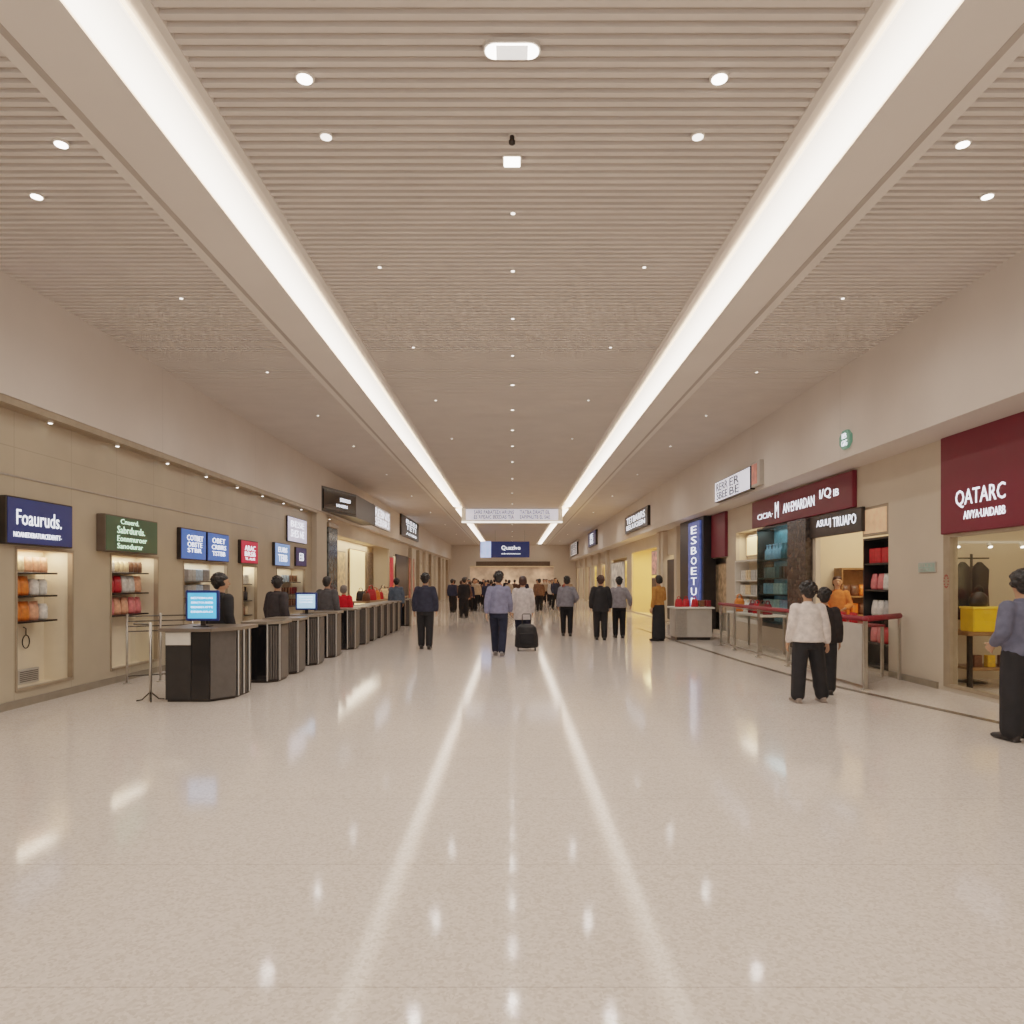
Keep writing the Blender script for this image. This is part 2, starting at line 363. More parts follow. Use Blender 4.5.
def niche(label, y0, y1, z0, z1, depth, shelves, su, lining, light, col=(1, .86, .68)):
    """lit display recess behind the left wall: lining, frame, sill panel, shelves (local: x along wall, y into wall)"""
    w, h = y1 - y0, z1 - z0
    t = thing('display_niche', label, 'display niche', (XL, y0, z0), 'L')
    bm = NB()
    box(bm, 0, w, depth, depth + .03, 0, h); box(bm, -.03, 0, .061, depth + .03, 0, h); box(bm, w, w + .03, .061, depth + .03, 0, h)
    box(bm, -.03, w + .03, .061, depth + .03, -.03, 0); box(bm, -.03, w + .03, .061, depth + .03, h, h + .03)
    obj('lining', bm, lining, t)
    bm = NB(); f = .035
    box(bm, 0, f, -.012, .06, 0, h); box(bm, w - f, w, -.012, .06, 0, h); box(bm, f, w - f, -.012, .06, h - f, h); box(bm, f, w - f, -.02, .06, 0, f)
    obj('frame', bm, M['bronze'], t)
    for z in shelves:
        bm = NB(); box(bm, su[0] * w, su[1] * w, .10, depth - .003, z - z0 - .025, z - z0, .004); obj('shelf', bm, M['dsteel'], t)
    area('niche_light', (XL - depth / 2 - .02, (y0 + y1) / 2, z1 - .02), depth * .6, w * .9, light, col)
    return (XL, y0, 0)
nl = mat('cream niche lining', (232, 216, 190), .6, var=.03)
g = 'goods in the wall niches'
o = niche('tall lit wall niche under the navy sign with half-width shelves', *niche_holes[0], .42, [1.08, 1.42, 1.73], (.03, .84), nl, 7)
stock('L', o, .06, .97, .25, 1.73, [('packet', 'cream'), ('packet', 'peach')], 6, 'on the top shelf of the niche under the navy sign', g, 1.3)
stock('L', o, .06, .97, .25, 1.42, [('packet', 'orange'), ('packet', 'orange'), ('packet', 'orange'), ('tin', 'white'), ('tin', 'white')], 5, 'on the middle shelf of the niche under the navy sign', g, 1.6)
stock('L', o, .06, .97, .25, 1.08, [('packet', 'orange'), ('packet', 'orange'), ('packet', 'orange'), ('packet', 'peach'), ('tin', 'white')], 5, 'on the lowest shelf of the niche under the navy sign', g, 1.6)
t = thing('round_bracket', 'small dark round wire hook under the shelves of the niche below the navy sign', 'hook', (XL - .40, 9.62, .78), 'L')
bm = NB(); tube(bm, [(.07 * math.cos(a * PI / 8), -.02, .09 * math.sin(a * PI / 8)) for a in range(17)], [.008] * 17, 6); obj('ring', bm, M['dsteel'], t)
bm = NB(); tube(bm, [(0, .016, .2), (0, -.02, .18), (0, -.02, .09)], [.008] * 3, 6); obj('stem', bm, M['dsteel'], t)
t = thing('floor_vent', 'low dark vent box at the back of the niche under the navy sign', 'vent', (XL - .415, 9.45, .205), 'L')
bm = NB(); box(bm, 0, .42, -.05, 0, 0, .2, .005); obj('casing', bm, M['lgrey'], t)
bm = NB()
for k in range(6): box(bm, .03, .39, -.055, -.05, .03 + k * .026, .042 + k * .026)
obj('grille', bm, M['grey'], t)
o = niche('lit wall niche under the green sign stocked with red and pink goods', *niche_holes[1], .40, [1.06, 1.42, 1.76], (.03, .92), nl, 7)
stock('L', o, .08, 1.35, .24, 1.76, [('tin', 'white'), ('tin', 'cream'), ('tin', 'brown')], 9, 'on the top shelf of the niche under the green sign', g, 1.35)
stock('L', o, .08, 1.35, .24, 1.42, [('packet', 'red'), ('packet', 'red'), ('packet', 'white'), ('packet', 'peach')], 6, 'on the middle shelf of the niche under the green sign', g, 1.75)
stock('L', o, .08, 1.35, .24, 1.06, [('packet', 'pink'), ('packet', 'peach'), ('packet', 'pink')], 6, 'on the lowest shelf of the niche under the green sign', g, 1.75)
o = niche('wide wall niche under the pair of blue signs holding grey goods', *niche_holes[2], .40, [.95, 1.3, 1.62], (.03, .8), nl, 6, (1, .94, .86))
for z, w_ in ((1.62, 'top'), (1.3, 'middle'), (.95, 'lowest')):
    stock('L', o, .1, 1.62, .24, z, [('box', 'grey'), ('box', 'silver'), ('box', 'pale blue'), ('box', 'grey')], 9, 'on the %s shelf of the niche under the blue signs' % w_, g, 1.6)
o = niche('narrow wall niche under the small red sign with mixed goods', *niche_holes[3], .40, [.8, 1.15, 1.55], (.04, .96), nl, 6)
for z, w_, sq in ((1.55, 'top', [('box', 'white'), ('box', 'silver')]), (1.15, 'middle', [('bottle', 'brown'), ('bottle', 'black')]), (.8, 'lowest', [('tin', 'yellow'), ('tin', 'brown'), ('tin', 'cream')])):
    stock('L', o, .08, .88, .24, z, sq, 5, 'on the %s shelf of the niche under the red sign' % w_, g, 1.5)
o = niche('wide wall niche below the upright light blue sign and posters', *niche_holes[4], .40, [.9, 1.25, 1.6], (.03, .97), nl, 6)
for z, w_, sq in ((1.6, 'top', [('box', 'white'), ('box', 'pale blue'), ('box', 'brown')]), (1.25, 'middle', [('box', 'silver'), ('box', 'brown'), ('box', 'dark red')]), (.9, 'lowest', [('box', 'white'), ('box', 'brown')])):
    stock('L', o, .1, 2.5, .24, z, sq, 10, 'on the %s shelf of the niche beyond the red sign' % w_, g, 1.3)

# ------------------------------------------------------------------ left: second shop and far bays
facade('wall_left_far', XL, -.1, 23.2, Y1, 0, 3.85, [(24.7, 36.0, 0, 3.3), (37.0, 41.5, 0, 3.0)] + [(43.2 + k * 3.4, 45.4 + k * 3.4, .1, 2.9) for k in range(8)], M['beige'])
bm = NB(); box(bm, -7.35, -7.25, 23.4, Y1, 0, 3.5); box(bm, -7.3, XL - .1, 24.0, 24.1, 0, 3.5); box(bm, -7.3, XL - .1, 36.3, 36.4, 0, 3.5); box(bm, -7.3, XL - .1, 23.4, Y1, 3.4, 3.5); struct('wall_left_shop', bm, M['cream'])
area('shop_light', (-6.8, 30, 3.38), .7, 10, 110); area('shop_light', (-6.8, 39, 3.38), .6, 4, 25); area('shop_light', (-6.8, 55, 3.38), .6, 26, 150)
t = thing('shop_column', 'dark grey mottled glass column beside the second left shop', 'column', (XL, 23.3, 0), 'L')
bm = NB(); box(bm, 0, 1.2, -.2, 0, 0, 3.45, .02); obj('shaft', bm, mat('mottled grey glass', (92, 100, 102), .12, var=.5, scale=9), t)
bm = NB(); box(bm, -.03, 1.23, -.22, .0, 3.45, 3.6, .01); obj('cap', bm, M['bronze'], t)
bm = NB(); box(bm, -.02, 1.22, -.22, .0, 0, .16, .01); obj('base', bm, M['skirt'], t)
def board(label, side, x, y, z, w, h, m, name='poster_board', cat='poster', d=.04, frame=None):
    t = thing(name, label, cat, (x, y, z), side)
    bm = NB(); box(bm, 0, w, -d, 0, 0, h, .006); obj('frame', bm, frame or M['bronze'], t)
    bm = NB(); box(bm, .05, w - .05, -d - .006, -d + .001, .05, h - .05); obj('print', bm, m, t)
    return t
board('cream floral poster board at the near end of the second left shop', 'L', -7.2, 27.5, .9, 2.6, 2.0, mat('cream print', (212, 186, 146), .5, emit=.1, var=.35, scale=5))
board('bright cream lit panel in the middle of the second left shop', 'L', -7.2, 30.9, .4, 3.2, 2.7, mat('lit cream print', (250, 224, 172), .5, emit=.7, var=.05))
board('dark speckled goods panel beside the bright cream panel', 'L', -7.2, 34.6, .4, 1.55, 2.7, mat('speckled print', (118, 100, 84), .5, var=.8, scale=14))
board('tall red banner at the far end of the second left shop', 'L', XL + .1, 35.2, .4, 1.2, 2.5, mat('red banner', (206, 44, 56), .5, emit=.25, var=.15), name='banner', cat='banner')
t = thing('display_table', 'long low display table in front of the second left shop', 'table', (-5.5, 30.0, 0))
bm = NB(); box(bm, -.35, .35, -4.6, 4.6, .84, .9, .01); obj('table_top', bm, M['wood'], t)
for sx in (-.3, .3):
    for sy in (-4.4, 0, 4.4):
        bm = NB(); box(bm, sx - .03, sx + .03, sy - .03, sy + .03, 0, .84); obj('leg', bm, M['dsteel'], t)
for i in range(20):
    c = ['brown', 'black', 'red', 'dark red', 'orange', 'brown', 'red', 'red', 'cream', 'black'][i % 10]
    put('bag', c, (-5.35 - .3 * (i % 2), 25.7 + i * .45, .902), .2 * (i % 3), '%s bag on the long table before the second left shop' % c, 'bags on the long left table', 1.15 + .25 * (i % 3))
# projecting black sign box, angled front
t = thing('sign_box', 'large black angled sign box on the left bulkhead', 'sign', (0, 0, 0))
bm = NB(); prism(bm, [(XFL, 22.3), (-5.5, 24.7), (-5.5, 28.2), (XFL, 28.2)], 3.88, 4.68); obj('casing', bm, M['black'], t)
bm = NB(); box(bm, .1, 2.4, -.03, -.002, .08, .72, .005); fc = obj('face', bm, M['blackgl'], t)
fc.location = (XFL, 22.3, 3.88); fc.rotation_euler = (0, 0, math.atan2(2.4, .57))
lettering(fc, 'SEEDSOEOI', 1.2, 1.95, .42, .54, -.031, M['lett_w']); lettering(fc, 'IANSERS', .95, 1.75, .22, .32, -.031, M['lett_w'])
sign('shop_sign', 'whitish upright sign beyond the black sign box on the left bulkhead', 'L', XFL, 30.4, 4.05, 4.2, .95, .06, mat('pale sign face', (196, 190, 188), .4, emit=.35, var=.1),
     [('REBNIS', .08, .92, .5, .88), ('SEBBRS', .08, .92, .1, .45)], M['lett_w'])
sign('shop_sign', 'black square sign with white writing on the left bulkhead', 'L', XFL, 37.8, 4.15, 7.0, 1.15, .1, mat('black sign face', (36, 36, 40), .35, var=.1),
     [('BSEI', .24, .84, .68, .88), ('TETI', .24, .8, .38, .62), ('AOSBB', .24, .84, .12, .24)], M['lett_w'])
board('black shop panel beyond the red banner', 'L', XL + .08, 37.3, .2, 4.2, 2.9, mat('black panel', (34, 36, 38), .3, var=.3, scale=3), name='shop_board', cat='board', frame=M['dsteel'])
board('red and white poster board past the black shop panel', 'L', XL + .08, 41.9, .6, 2.4, 2.5, mat('red white print', (196, 110, 92), .5, var=.6, scale=3))
for k in range(8):
    y = 42.6 + k * 3.4
    bm = NB(); box(bm, XL, XL + .22, y, y + .5, 0, 3.7, .02)
    struct('trim_%d' % (10 + k), bm, M['bronze'] if k % 2 else M['beige'])
    board('glowing brown display panel in far left shop bay %s' % ['one from the black panel', 'two from the black panel', 'three along', 'four along', 'five along', 'six along', 'seven along', 'nearest the end wall'][k],
          'L', -7.2, y + .7, .3, 2.2, 2.5, mat('bay print %d' % (k % 3), [(176, 142, 104), (120, 98, 80), (190, 120, 96)][k % 3], .5, emit=.15, var=.5, scale=4), name='display_board', cat='board')

# ------------------------------------------------------------------ right side
RH = [(5.0, 10.36, .06, 2.3), (11.9, 14.75, .06, 2.95), (15.9, 20.0, .5, 3.0), (20.9, 23.6, .1, 2.35), (25.9, 29.5, .05, 2.7), (30.0, 37.4, .05, 3.15), (39.0, 45.0, .05, 3.0)] + [(47.0 + k * 4.6, 50.4 + k * 4.6, .05, 2.9) for k in range(5)]
facade('wall_right', XR, .1, 4.0, Y1, 0, 3.74, RH, M['beige'])
bm = NB(); box(bm, XR - .03, XR, 10.5, 11.85, 0, .1); struct('baseboard_right', bm, M['skirt'])
bm = NB(); box(bm, XR + .1, 9.2, 4.0, 4.1, 0, 3.4); box(bm, XR + .1, 9.2, 11.55, 11.62, 0, 3.4); struct('wall_right_partition', bm, M['cream'])
bm = NB(); box(bm, XR + .1, 9.2, 15.3, 15.4, 0, 3.4); box(bm, XR + .1, 9.2, 25.5, 25.6, 0, 3.4); box(bm, XR + .1, 9.2, 29.7, 29.8, 0, 3.4); box(bm, XR + .1, 9.2, 38, 38.1, 0, 3.4); struct('wall_right_dividers', bm, M['cream'])
bm = NB(); box(bm, XR + .1, 9.2, 4.0, Y1, 3.4, 3.5); struct('ceiling_shops', bm, M['cream'])
area('shop_light', (7.7, 8.2, 3.38), 1.6, 5, 45); area('shop_light', (7.6, 13.4, 3.38), 1.6, 2.4, 70, (1, .82, .6)); area('shop_light', (7.6, 27.6, 3.38), 1.4, 3, 50)
area('shop_light', (7.6, 33.7, 3.38), 1.6, 6, 330, (1, .72, .3)); area('shop_light', (7.4, 42, 3.38), 1.2, 5, 120, (1, .8, .5)); area('shop_light', (7.4, 58, 3.38), 1.2, 20, 250, (1, .82, .58))
# airline style burgundy shop
sign('shop_sign', 'huge burgundy sign board with white QATARC lettering over the nearest right shop', 'R', XR, 10.36, 2.3, 3.2, 1.42, .06, M['burg'],
     [('QATARC', .115, .43, .24, .42), ('AIVYA·UAIDABB', .17, .43, .125, .205)], M['lett_w'], edge=M['burg'])
t = thing('shop_window', 'large clear shop window under the huge burgundy sign', 'window', (XR, 10.36, .06), 'R')
bm = NB(); box(bm, 0, .16, -.02, .1, 0, 2.24, .006); box(bm, .16, 5.3, -.02, .06, 0, .05); box(bm, .16, 5.3, -.02, .06, 2.19, 2.24); box(bm, 3.2, 3.26, -.02, .06, .05, 2.19); obj('frame', bm, M['bronze'], t)
bm = NB(); box(bm, .16, 3.2, .02, .03, .05, 2.19); obj('pane', bm, M['glass'], t)
bm = NB(); box(bm, 3.26, 5.3, .02, .03, .05, 2.19); obj('pane', bm, M['glass'], t)
bm = NB(); tube(bm, [(.07, -.021, 1.5 + .12 * i) for i in range(2)], [.001] * 2, 6)
for i in range(12):
    a = i * PI / 6; box(bm, .075 + .05 * math.cos(a) - .012, .075 + .05 * math.cos(a) + .012, -.024, -.02, 1.55 + .09 * math.sin(a) - .012, 1.55 + .09 * math.sin(a) + .012)
obj('decal', bm, mat('red decal', (150, 60, 52), .5), t, label='small red flower-like decal on the frame')
# table with yellow boxes
t = thing('display_table', 'wooden table with a low shelf behind the shop window under the burgundy sign', 'table', (7.25, 10.7, 0))
bm = NB(); box(bm, -.5, .75, -.35, .35, .8, .86, .01); obj('table_top', bm, M['wood'], t)
for sx in (-.45, .7):
    for sy in (-.3, .3):
        bm = NB(); box(bm, sx - .03, sx + .03, sy - .03, sy + .03, 0, .8, .004); obj('leg', bm, M['dsteel'], t)
bm = NB(); box(bm, -.42, .67, -.3, .3, .28, .32, .006); obj('shelf', bm, M['wood'], t)
def yellow_case(x, y, z, w, label):
    t = thing('display_case', label, 'box', (x, y, z))
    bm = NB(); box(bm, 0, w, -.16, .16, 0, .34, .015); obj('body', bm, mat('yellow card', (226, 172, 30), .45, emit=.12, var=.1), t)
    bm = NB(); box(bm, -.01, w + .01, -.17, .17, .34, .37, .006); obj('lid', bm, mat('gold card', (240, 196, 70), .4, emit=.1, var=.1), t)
yellow_case(6.82, 10.5, .861, .36, 'yellow display box nearer the window post on the wooden shop table')
yellow_case(7.22, 10.52, .861, .42, 'yellow display box further from the window post on the wooden shop table')
for i in range(4):
    put('box', 'yellow' if i % 2 else 'brown', (7.0 + i * .2, 10.55, .321), 0, '%s box on the low shelf of the wooden shop table' % ('yellow' if i % 2 else 'brown'), 'boxes on the low table shelf', 1.2)
t = thing('coat_stand', 'dark clothes hanging on a stand behind the yellow display boxes', 'coat stand', (7.35, 11.2, 0))
bm = NB(); tube(bm, [(0,0,0), (0,0,2.05)], [.02, .02], 8); tube(bm, [(-.28, 0, 1.98), (.28, 0, 1.98)], [.014] * 2, 6); lathe(bm, [(.22, 0), (.22, .02), (.03, .05)]); obj('pole', bm, M['dsteel'], t, True)
for x in (-.14, .13):
    bm = NB(); tube(bm, [(x, 0, 1.0), (x, 0, 1.1), (x, 0, 1.5), (x, 0, 1.8), (x, 0, 1.92)], [(.16, .1), (.15, .1), (.13, .09), (.15, .08), (.03, .03)], 14, ref=(1,0,0)); obj('jacket', bm, mat('black cloth', (26, 25, 28), .8, var=.3, bump=.3), t, True)
t = thing('handbag', 'black round handbag resting on the nearer yellow display box', 'bag', (7.0, 10.5, 1.232))
bm = NB(); tube(bm, [(0,0,0), (0,0,.04), (0,0,.14), (0,0,.2), (0,0,.22)], [(.12,.06), (.15,.07), (.14,.065), (.09,.04), (.03,.02)], 14, ref=(1,0,0)); obj('body', bm, M['black'], t, True)
bm = NB(); tube(bm, [(-.07,0,.18), (-.06,0,.28), (0,0,.32), (.06,0,.28), (.07,0,.18)], [.009] * 5, 6); obj('handle', bm, M['black'], t, True)
t = thing('track_light', 'row of small bright spots inside the nearest right shop', 'spotlight', (7.6, 10.9, 2.2))
bm = NB(); box(bm, -.9, .9, -.02, .02, .0, .04); obj('track', bm, M['white'], t)
for i, x in enumerate((-.7, -.2, .3, .75)):
    bm = NB(); tube(bm, [(x, -.02, 0), (x, -.07, -.06)], [.03, .035], 10); sp_ = obj('spot', bm, M['white'], t)
    bm = NB(); tube(bm, [(x, -.071, -.062), (x, -.072, -.064)], [.03, .03], 10); obj('lens', bm, M['lamp'], sp_)
# pier plate
sign('wall_plate', 'small pale teal notice plate on the beige pier', 'R', XR, 11.0, 1.74, .45, .17, .02, mat('teal plate', (150, 176, 164), .4, var=.05),
     [('EILI S', .12, .88, .55, .8), ('BETT', .12, .7, .2, .4)], M['lgrey'], edge=M['lgrey'])
t = thing('round_emblem_sign', 'small green and white octagonal emblem sign on the right bulkhead', 'sign', (XFR, 12.1, 3.85), 'R')
oc = [(.2 + .2 * math.cos(PI/8 + k * PI/4), .17 + .17 * math.sin(PI/8 + k * PI/4)) for k in range(8)]
bm = NB(); a_ = [bm.verts.new((x, 0, z)) for x, z in oc]; b_ = [bm.verts.new((x, -.05, z)) for x, z in oc]; bm.faces.new(a_); bm.faces.new(b_[::-1])
for k in range(8): bm.faces.new((a_[k], b_[k], b_[(k+1) % 8], a_[(k+1) % 8]))
obj('face', bm, mat('green emblem', (84, 124, 104), .4, emit=.5, var=.1), t)
lettering(t, 'IB', .12, .28, .19, .28, -.051, M['lett_w'], 'emblem'); lettering(t, 'GIG', .1, .3, .06, .16, -.051, M['lett_w'], 'emblem')
# second right shop
sign('shop_sign', 'long burgundy sign board with white writing over the second right shop', 'R', XR, 18.43, 2.99, 5.45, .69, .08, M['burg'],
     [('CICIA·', .08, .27, .28, .48), ('M', .30, .34, .2, .75), ('AN·EMARDAN', .39, .70, .3, .62), ('I/Q', .745, .84, .4, .72), ('IB', .86, .90, .42, .62)], M['lett_w'], edge=M['burg'])
sign('shop_sign', 'dark brown sign with white writing below the long burgundy sign', 'R', XR, 15.25, 2.52, 2.57, .45, .06, mat('dark brown face', (56, 48, 44), .4, var=.1),
     [('ASUU|', .27, .52, .38, .78), ('TRUAPO', .56, .92, .36, .78)], M['lett_w'], edge=M['black'])
t = thing('dark_column', 'dark mottled column left of the warm shop entrance', 'column', (XR, 15.9, 0), 'R')
bm = NB(); box(bm, .0, 1.0, -.15, .1, 0, 2.96, .01); obj('shaft', bm, mat('mottled dark stone', (70, 62, 56), .25, var=.6, scale=10), t)
bm = NB(); box(bm, -.02, 1.02, -.17, .1, 0, .14, .01); obj('base', bm, M['skirt'], t)
# shelf tower standing in the opening
def shelf_unit(label, side, loc, w, h, d, zs, m, back=None, name='shelf_unit', glass=None, light=None):
    t = thing(name, label, 'shelf', loc, side)
    bm = NB(); box(bm, 0, .03, 0, d, 0, h, .003); obj('side_panel', bm, m, t)
    bm = NB(); box(bm, w - .03, w, 0, d, 0, h, .003); obj('side_panel', bm, m, t)
    bm = NB(); box(bm, .03, w - .03, d - .02, d, 0, h); obj('back_panel', bm, back or m, t)
    bm = NB(); box(bm, .03, w - .03, 0, d - .02, h - .04, h); obj('top_panel', bm, m, t)
    bm = NB(); box(bm, .03, w - .03, .01, d - .02, 0, .1); obj('plinth', bm, m, t)
    for z in zs:
        bm = NB(); box(bm, .03, w - .03, .01, d - .02, z - .03, z); obj('shelf', bm, m, t)
    if glass:
        bm = NB(); box(bm, .03, w - .03, -.012, -.002, .1, h - .04); obj('glass_front', bm, glass, t)
    return loc
g2 = 'goods on the right shop shelves'
ld = (6.52, 13.0, .001)
shelf_unit('black shelf tower of red and white goods just inside the warm shop', 'R', ld, .98, 2.4, .4, [.5, .98, 1.46, 1.94], M['black'])
for z, w_, sq in ((1.94, 'top', [('box', 'red'), ('box', 'red')]), (1.46, 'second', [('packet', 'pink'), ('packet', 'white')]), (.98, 'third', [('packet', 'white'), ('packet', 'silver')]), (.5, 'lowest', [('packet', 'pink'), ('packet', 'red')])):
    stock('R', (ld[0], ld[1], 0), .06, .92, .14, z, sq, 4, 'on the %s shelf of the black shelf tower' % w_, g2, 1.8)
lk = (7.02, 14.9, .001)
shelf_unit('wooden shelf of brown and orange goods at the back of the warm shop', 'F', lk, .85, 1.9, .36, [.5, .9, 1.3], M['wood'])
for z, w_, sq in ((1.3, 'top', [('packet', 'brown'), ('packet', 'orange')]), (.9, 'middle', [('packet', 'orange'), ('packet', 'brown')])):
    stock('F', (lk[0], lk[1], 0), .06, .79, .14, z, sq, 4, 'on the %s shelf of the wooden shelf' % w_, g2, 1.5)
board('peach poster panel above the black shelf tower', 'R', XR + .05, 12.8, 2.42, .88, .53, mat('peach print', (226, 176, 136), .5, emit=.35, var=.15))
board('tall warm poster on the back wall of the warm shop', 'R', 9.15, 14.6, .8, 1.5, 1.8, mat('warm print', (222, 176, 110), .5, emit=.25, var=.2))
# teal showcase
ls = (XR - .1, 18.0, .5)
t = shelf_unit('tall teal glass showcase of white and blue goods beside the dark column', 'R', ls, 2.1, 2.46, .45, [.4, .8, 1.2, 1.65], M['dsteel'], mat('teal back', (88, 124, 132), .4, emit=.15, var=.35, scale=6), 'shelf_unit', M['glass_t'])
area('added_fill', (XR + .12, 16.95, 2.9), .3, 1.8, 10, (.85, .95, 1))  # unseen fill added to brighten the dark showcase
area('added_fill', (XR + .12, 19, 2.9), .3, 1.6, 9)  # second unseen fill, added to brighten the dark recess over the white shelf
for z, w_, sq in ((.4, 'lowest', [('box', 'white'), ('box', 'pale blue')]), (.8, 'second', [('box', 'pale blue'), ('box', 'white'), ('box', 'silver')]), (1.2, 'third', [('box', 'teal'), ('box', 'black')]), (1.65, 'top', [('bottle', 'pale blue'), ('bottle', 'teal')])):
    stock('R', (ls[0], ls[1], ls[2]), .08, 2.0, .2, z, sq, 9, 'on the %s shelf of the teal glass showcase' % w_, g2, 1.8)
bm = NB(); box(bm, XR - .1, XR + .3, 15.9, 20.0, 0, .5); struct('trim_21', bm, M['beige'])
lw = (XR - .05, 19.95, .5)
shelf_unit('white shelf packed with pale goods between the showcase and a pilaster', 'R', lw, 1.85, 1.7, .45, [.35, .75, 1.15], M['white'], M['cream'], 'shelf_unit')
for z, w_ in ((.35, 'lowest'), (.75, 'middle'), (1.15, 'top')):
    stock('R', lw, .08, 1.75, .2, z, [('box', 'white'), ('box', 'cream'), ('box', 'silver'), ('box', 'white')], 8, 'on the %s shelf of the white shelf unit' % w_, g2, 1.8)
board('cream lit panel above the white shelf unit', 'R', XR + .3, 19.9, 2.3, 1.8, .6, mat('lit cream panel', (248, 220, 170), .5, emit=.7, var=.04), name='backlit_board', cat='board')
bm = NB(); box(bm, XR + .35, XR + .45, 15.9, 20, .5, 3.0); box(bm, XR + .1, XR + .45, 20.0, 20.06, .4, 3.1); box(bm, XR + .1, XR + .45, 15.84, 15.9, .4, 3.1); box(bm, XR + .1, XR + .45, 15.9, 20, 3.0, 3.06); struct('wall_right_recess', bm, M['cream'])
bm = NB(); box(bm, XR + .36, XR + .45, 20.9, 23.6, 0, 2.4); box(bm, XR + .1, XR + .45, 23.6, 23.66, 0, 2.4); box(bm, XR + .1, XR + .45, 20.84, 20.9, 0, 2.4); struct('wall_right_alcove', bm, M['beige'])
# burgundy panel + glowing vertical sign
sign('shop_sign', 'plain burgundy panel beside the glowing upright sign', 'R', XR, 22.2, 2.36, 1.45, 1.34, .08, M['burg'], [], M['lett_w'], edge=M['burg'], cat='panel')
board('beige display board with goods print below the plain burgundy panel', 'R', XR + .25, 23.2, .6, 2.2, 1.6, mat('beige goods print', (170, 140, 108), .5, emit=.12, var=.55, scale=6))
t = thing('sign_pillar', 'black pillar carrying an upright glowing blue and white sign', 'pillar', (XR, 25.4, 0), 'R')
bm = NB(); box(bm, 0, 3.1, -.3, .1, 0, 3.72, .01); obj('shaft', bm, M['black'], t)
bm = NB(); box(bm, 1.4, 2.85, -.36, -.3, .7, 3.6, .01); lf = obj('light_box', bm, mat('blue light box', (72, 88, 150), .4, emit=.6, var=.3, scale=6), t)
for k, s in enumerate('ESBOETUR'):
    lettering(lf, s, 1.8, 2.5, 3.2 - k * .34, 3.45 - k * .34, -.362, M['lett_w'])
# yellow shop, posters further along
board('dark door panel between the pilasters left of the black pillar', 'R', XR - .02, 28.6, .1, 1.5, 2.4, mat('dark door', (58, 50, 44), .35, var=.2), name='shop_door', cat='door', frame=M['dsteel'])
for k, y in enumerate((29.6, 28.8, 26.4)):
    bm = NB(); box(bm, XR - .2, XR + .1, y, y + .4, 0, 3.7, .015); struct('trim_%d' % (22 + k), bm, M['beige'])
board('glowing yellow panel at the back of the yellow shop', 'R', 8.0, 40.8, .2, 8.4, 3.0, mat('yellow panel', (248, 200, 100), .5, emit=.6, var=.25, scale=1.5), name='backlit_board', cat='board')
for k, y in enumerate((39.6, 37.0, 34.6)):
    board('tall brown and gold banner on the glowing wall of the yellow shop, %s' % ['furthest of three', 'middle of three', 'nearest of three'][k], 'R', 7.93, y, .5, .9, 2.2, mat('gold brown print', (190, 132, 60), .5, emit=.25, var=.5, scale=4), name='banner', cat='banner')
board('red and white poster at the edge of the yellow shop', 'R', XR - .02, 31.8, 1.9, 1.7, 1.1, mat('red white poster', (206, 150, 140), .5, emit=.25, var=.6, scale=5))
board('dark speckled goods stand at the edge of the yellow shop', 'R', XR - .02, 31.8, .1, 1.7, 1.7, mat('dark goods', (88, 70, 58), .5, var=.8, scale=9), name='goods_stand', cat='stand')
board('white lettered poster board left of the yellow shop', 'R', XR - .02, 44.6, .9, 5.2, 1.9, mat('white poster', (208, 198, 186), .5, emit=.2, var=.6, scale=2))
for k in range(5):
    y = 46.0 + k * 4.6
    bm = NB(); box(bm, XR - .2, XR + .1, y, y + .7, 0, 3.7, .02); struct('trim_%d' % (30 + k), bm, M['beige'])
    board('glowing gold display panel in far right shop bay %s' % ['nearest the white poster board', 'second along', 'third along', 'fourth along', 'nearest the end wall'][k],
          'R', 8.0, y + 5.2, .2, 4.4, 2.9, mat('gold bay %d' % (k % 2), [(226, 176, 92), (150, 112, 74)][k % 2], .5, emit=.4, var=.5, scale=2), name='display_board', cat='board')
# right bulkhead signs
sign('shop_sign', 'bright white sign with dark writing and a reddish end on the right bulkhead', 'R', XFR, 19.24, 3.77, 2.84, .55, .12, mat('white lit face', (224, 224, 236), .4, emit=.9, var=.05),
     [('RERR', .06, .40, .52, .88), ('SBEE', .06, .40, .1, .46), ('ER', .46, .72, .52, .88), ('BE', .46, .72, .1, .46)], M['lett_dk'])
t = thing('side_sign', 'small reddish pale sign plate at the near end of the bright white sign', 'sign', (XFR, 16.38, 3.8), 'R')
bm = NB(); box(bm, 0, .55, -.1, 0, 0, .58, .01); obj('casing', bm, M['lgrey'], t); bm = NB(); box(bm, .04, .38, -.106, -.098, .06, .52); obj('face', bm, mat('salmon face', (190, 110, 96), .4, emit=.3, var=.3), t)
sign('shop_sign', 'dark grey framed sign with white writing midway along the right bulkhead', 'R', XFR, 34.6, 3.95, 5.8, .82, .12, mat('dark grey face', (72, 70, 74), .4, var=.15),
     [('TETBARRS', .1, .9, .5, .85), ('BEUUOEIN', .1, .9, .15, .42)], M['lett_w'])
sign('shop_sign', 'square navy sign with white symbol far along the right bulkhead', 'R', XFR, 51.0, 4.1, 4.5, 1.0, .15, navy, [('IE', .3, .7, .5, .85), ('BS', .3, .7, .15, .45)], M['lett_w'])
sign('shop_sign', 'pale lettered sign furthest along the right bulkhead', 'R', XFR, 66, 4.0, 6.0, 1.1, .15, mat('pale far face', (206, 200, 200), .4, emit=.4, var=.1), [('IBIE', .1, .9, .55, .9), ('BSTS', .1, .9, .1, .5)], M['lett_dk'])

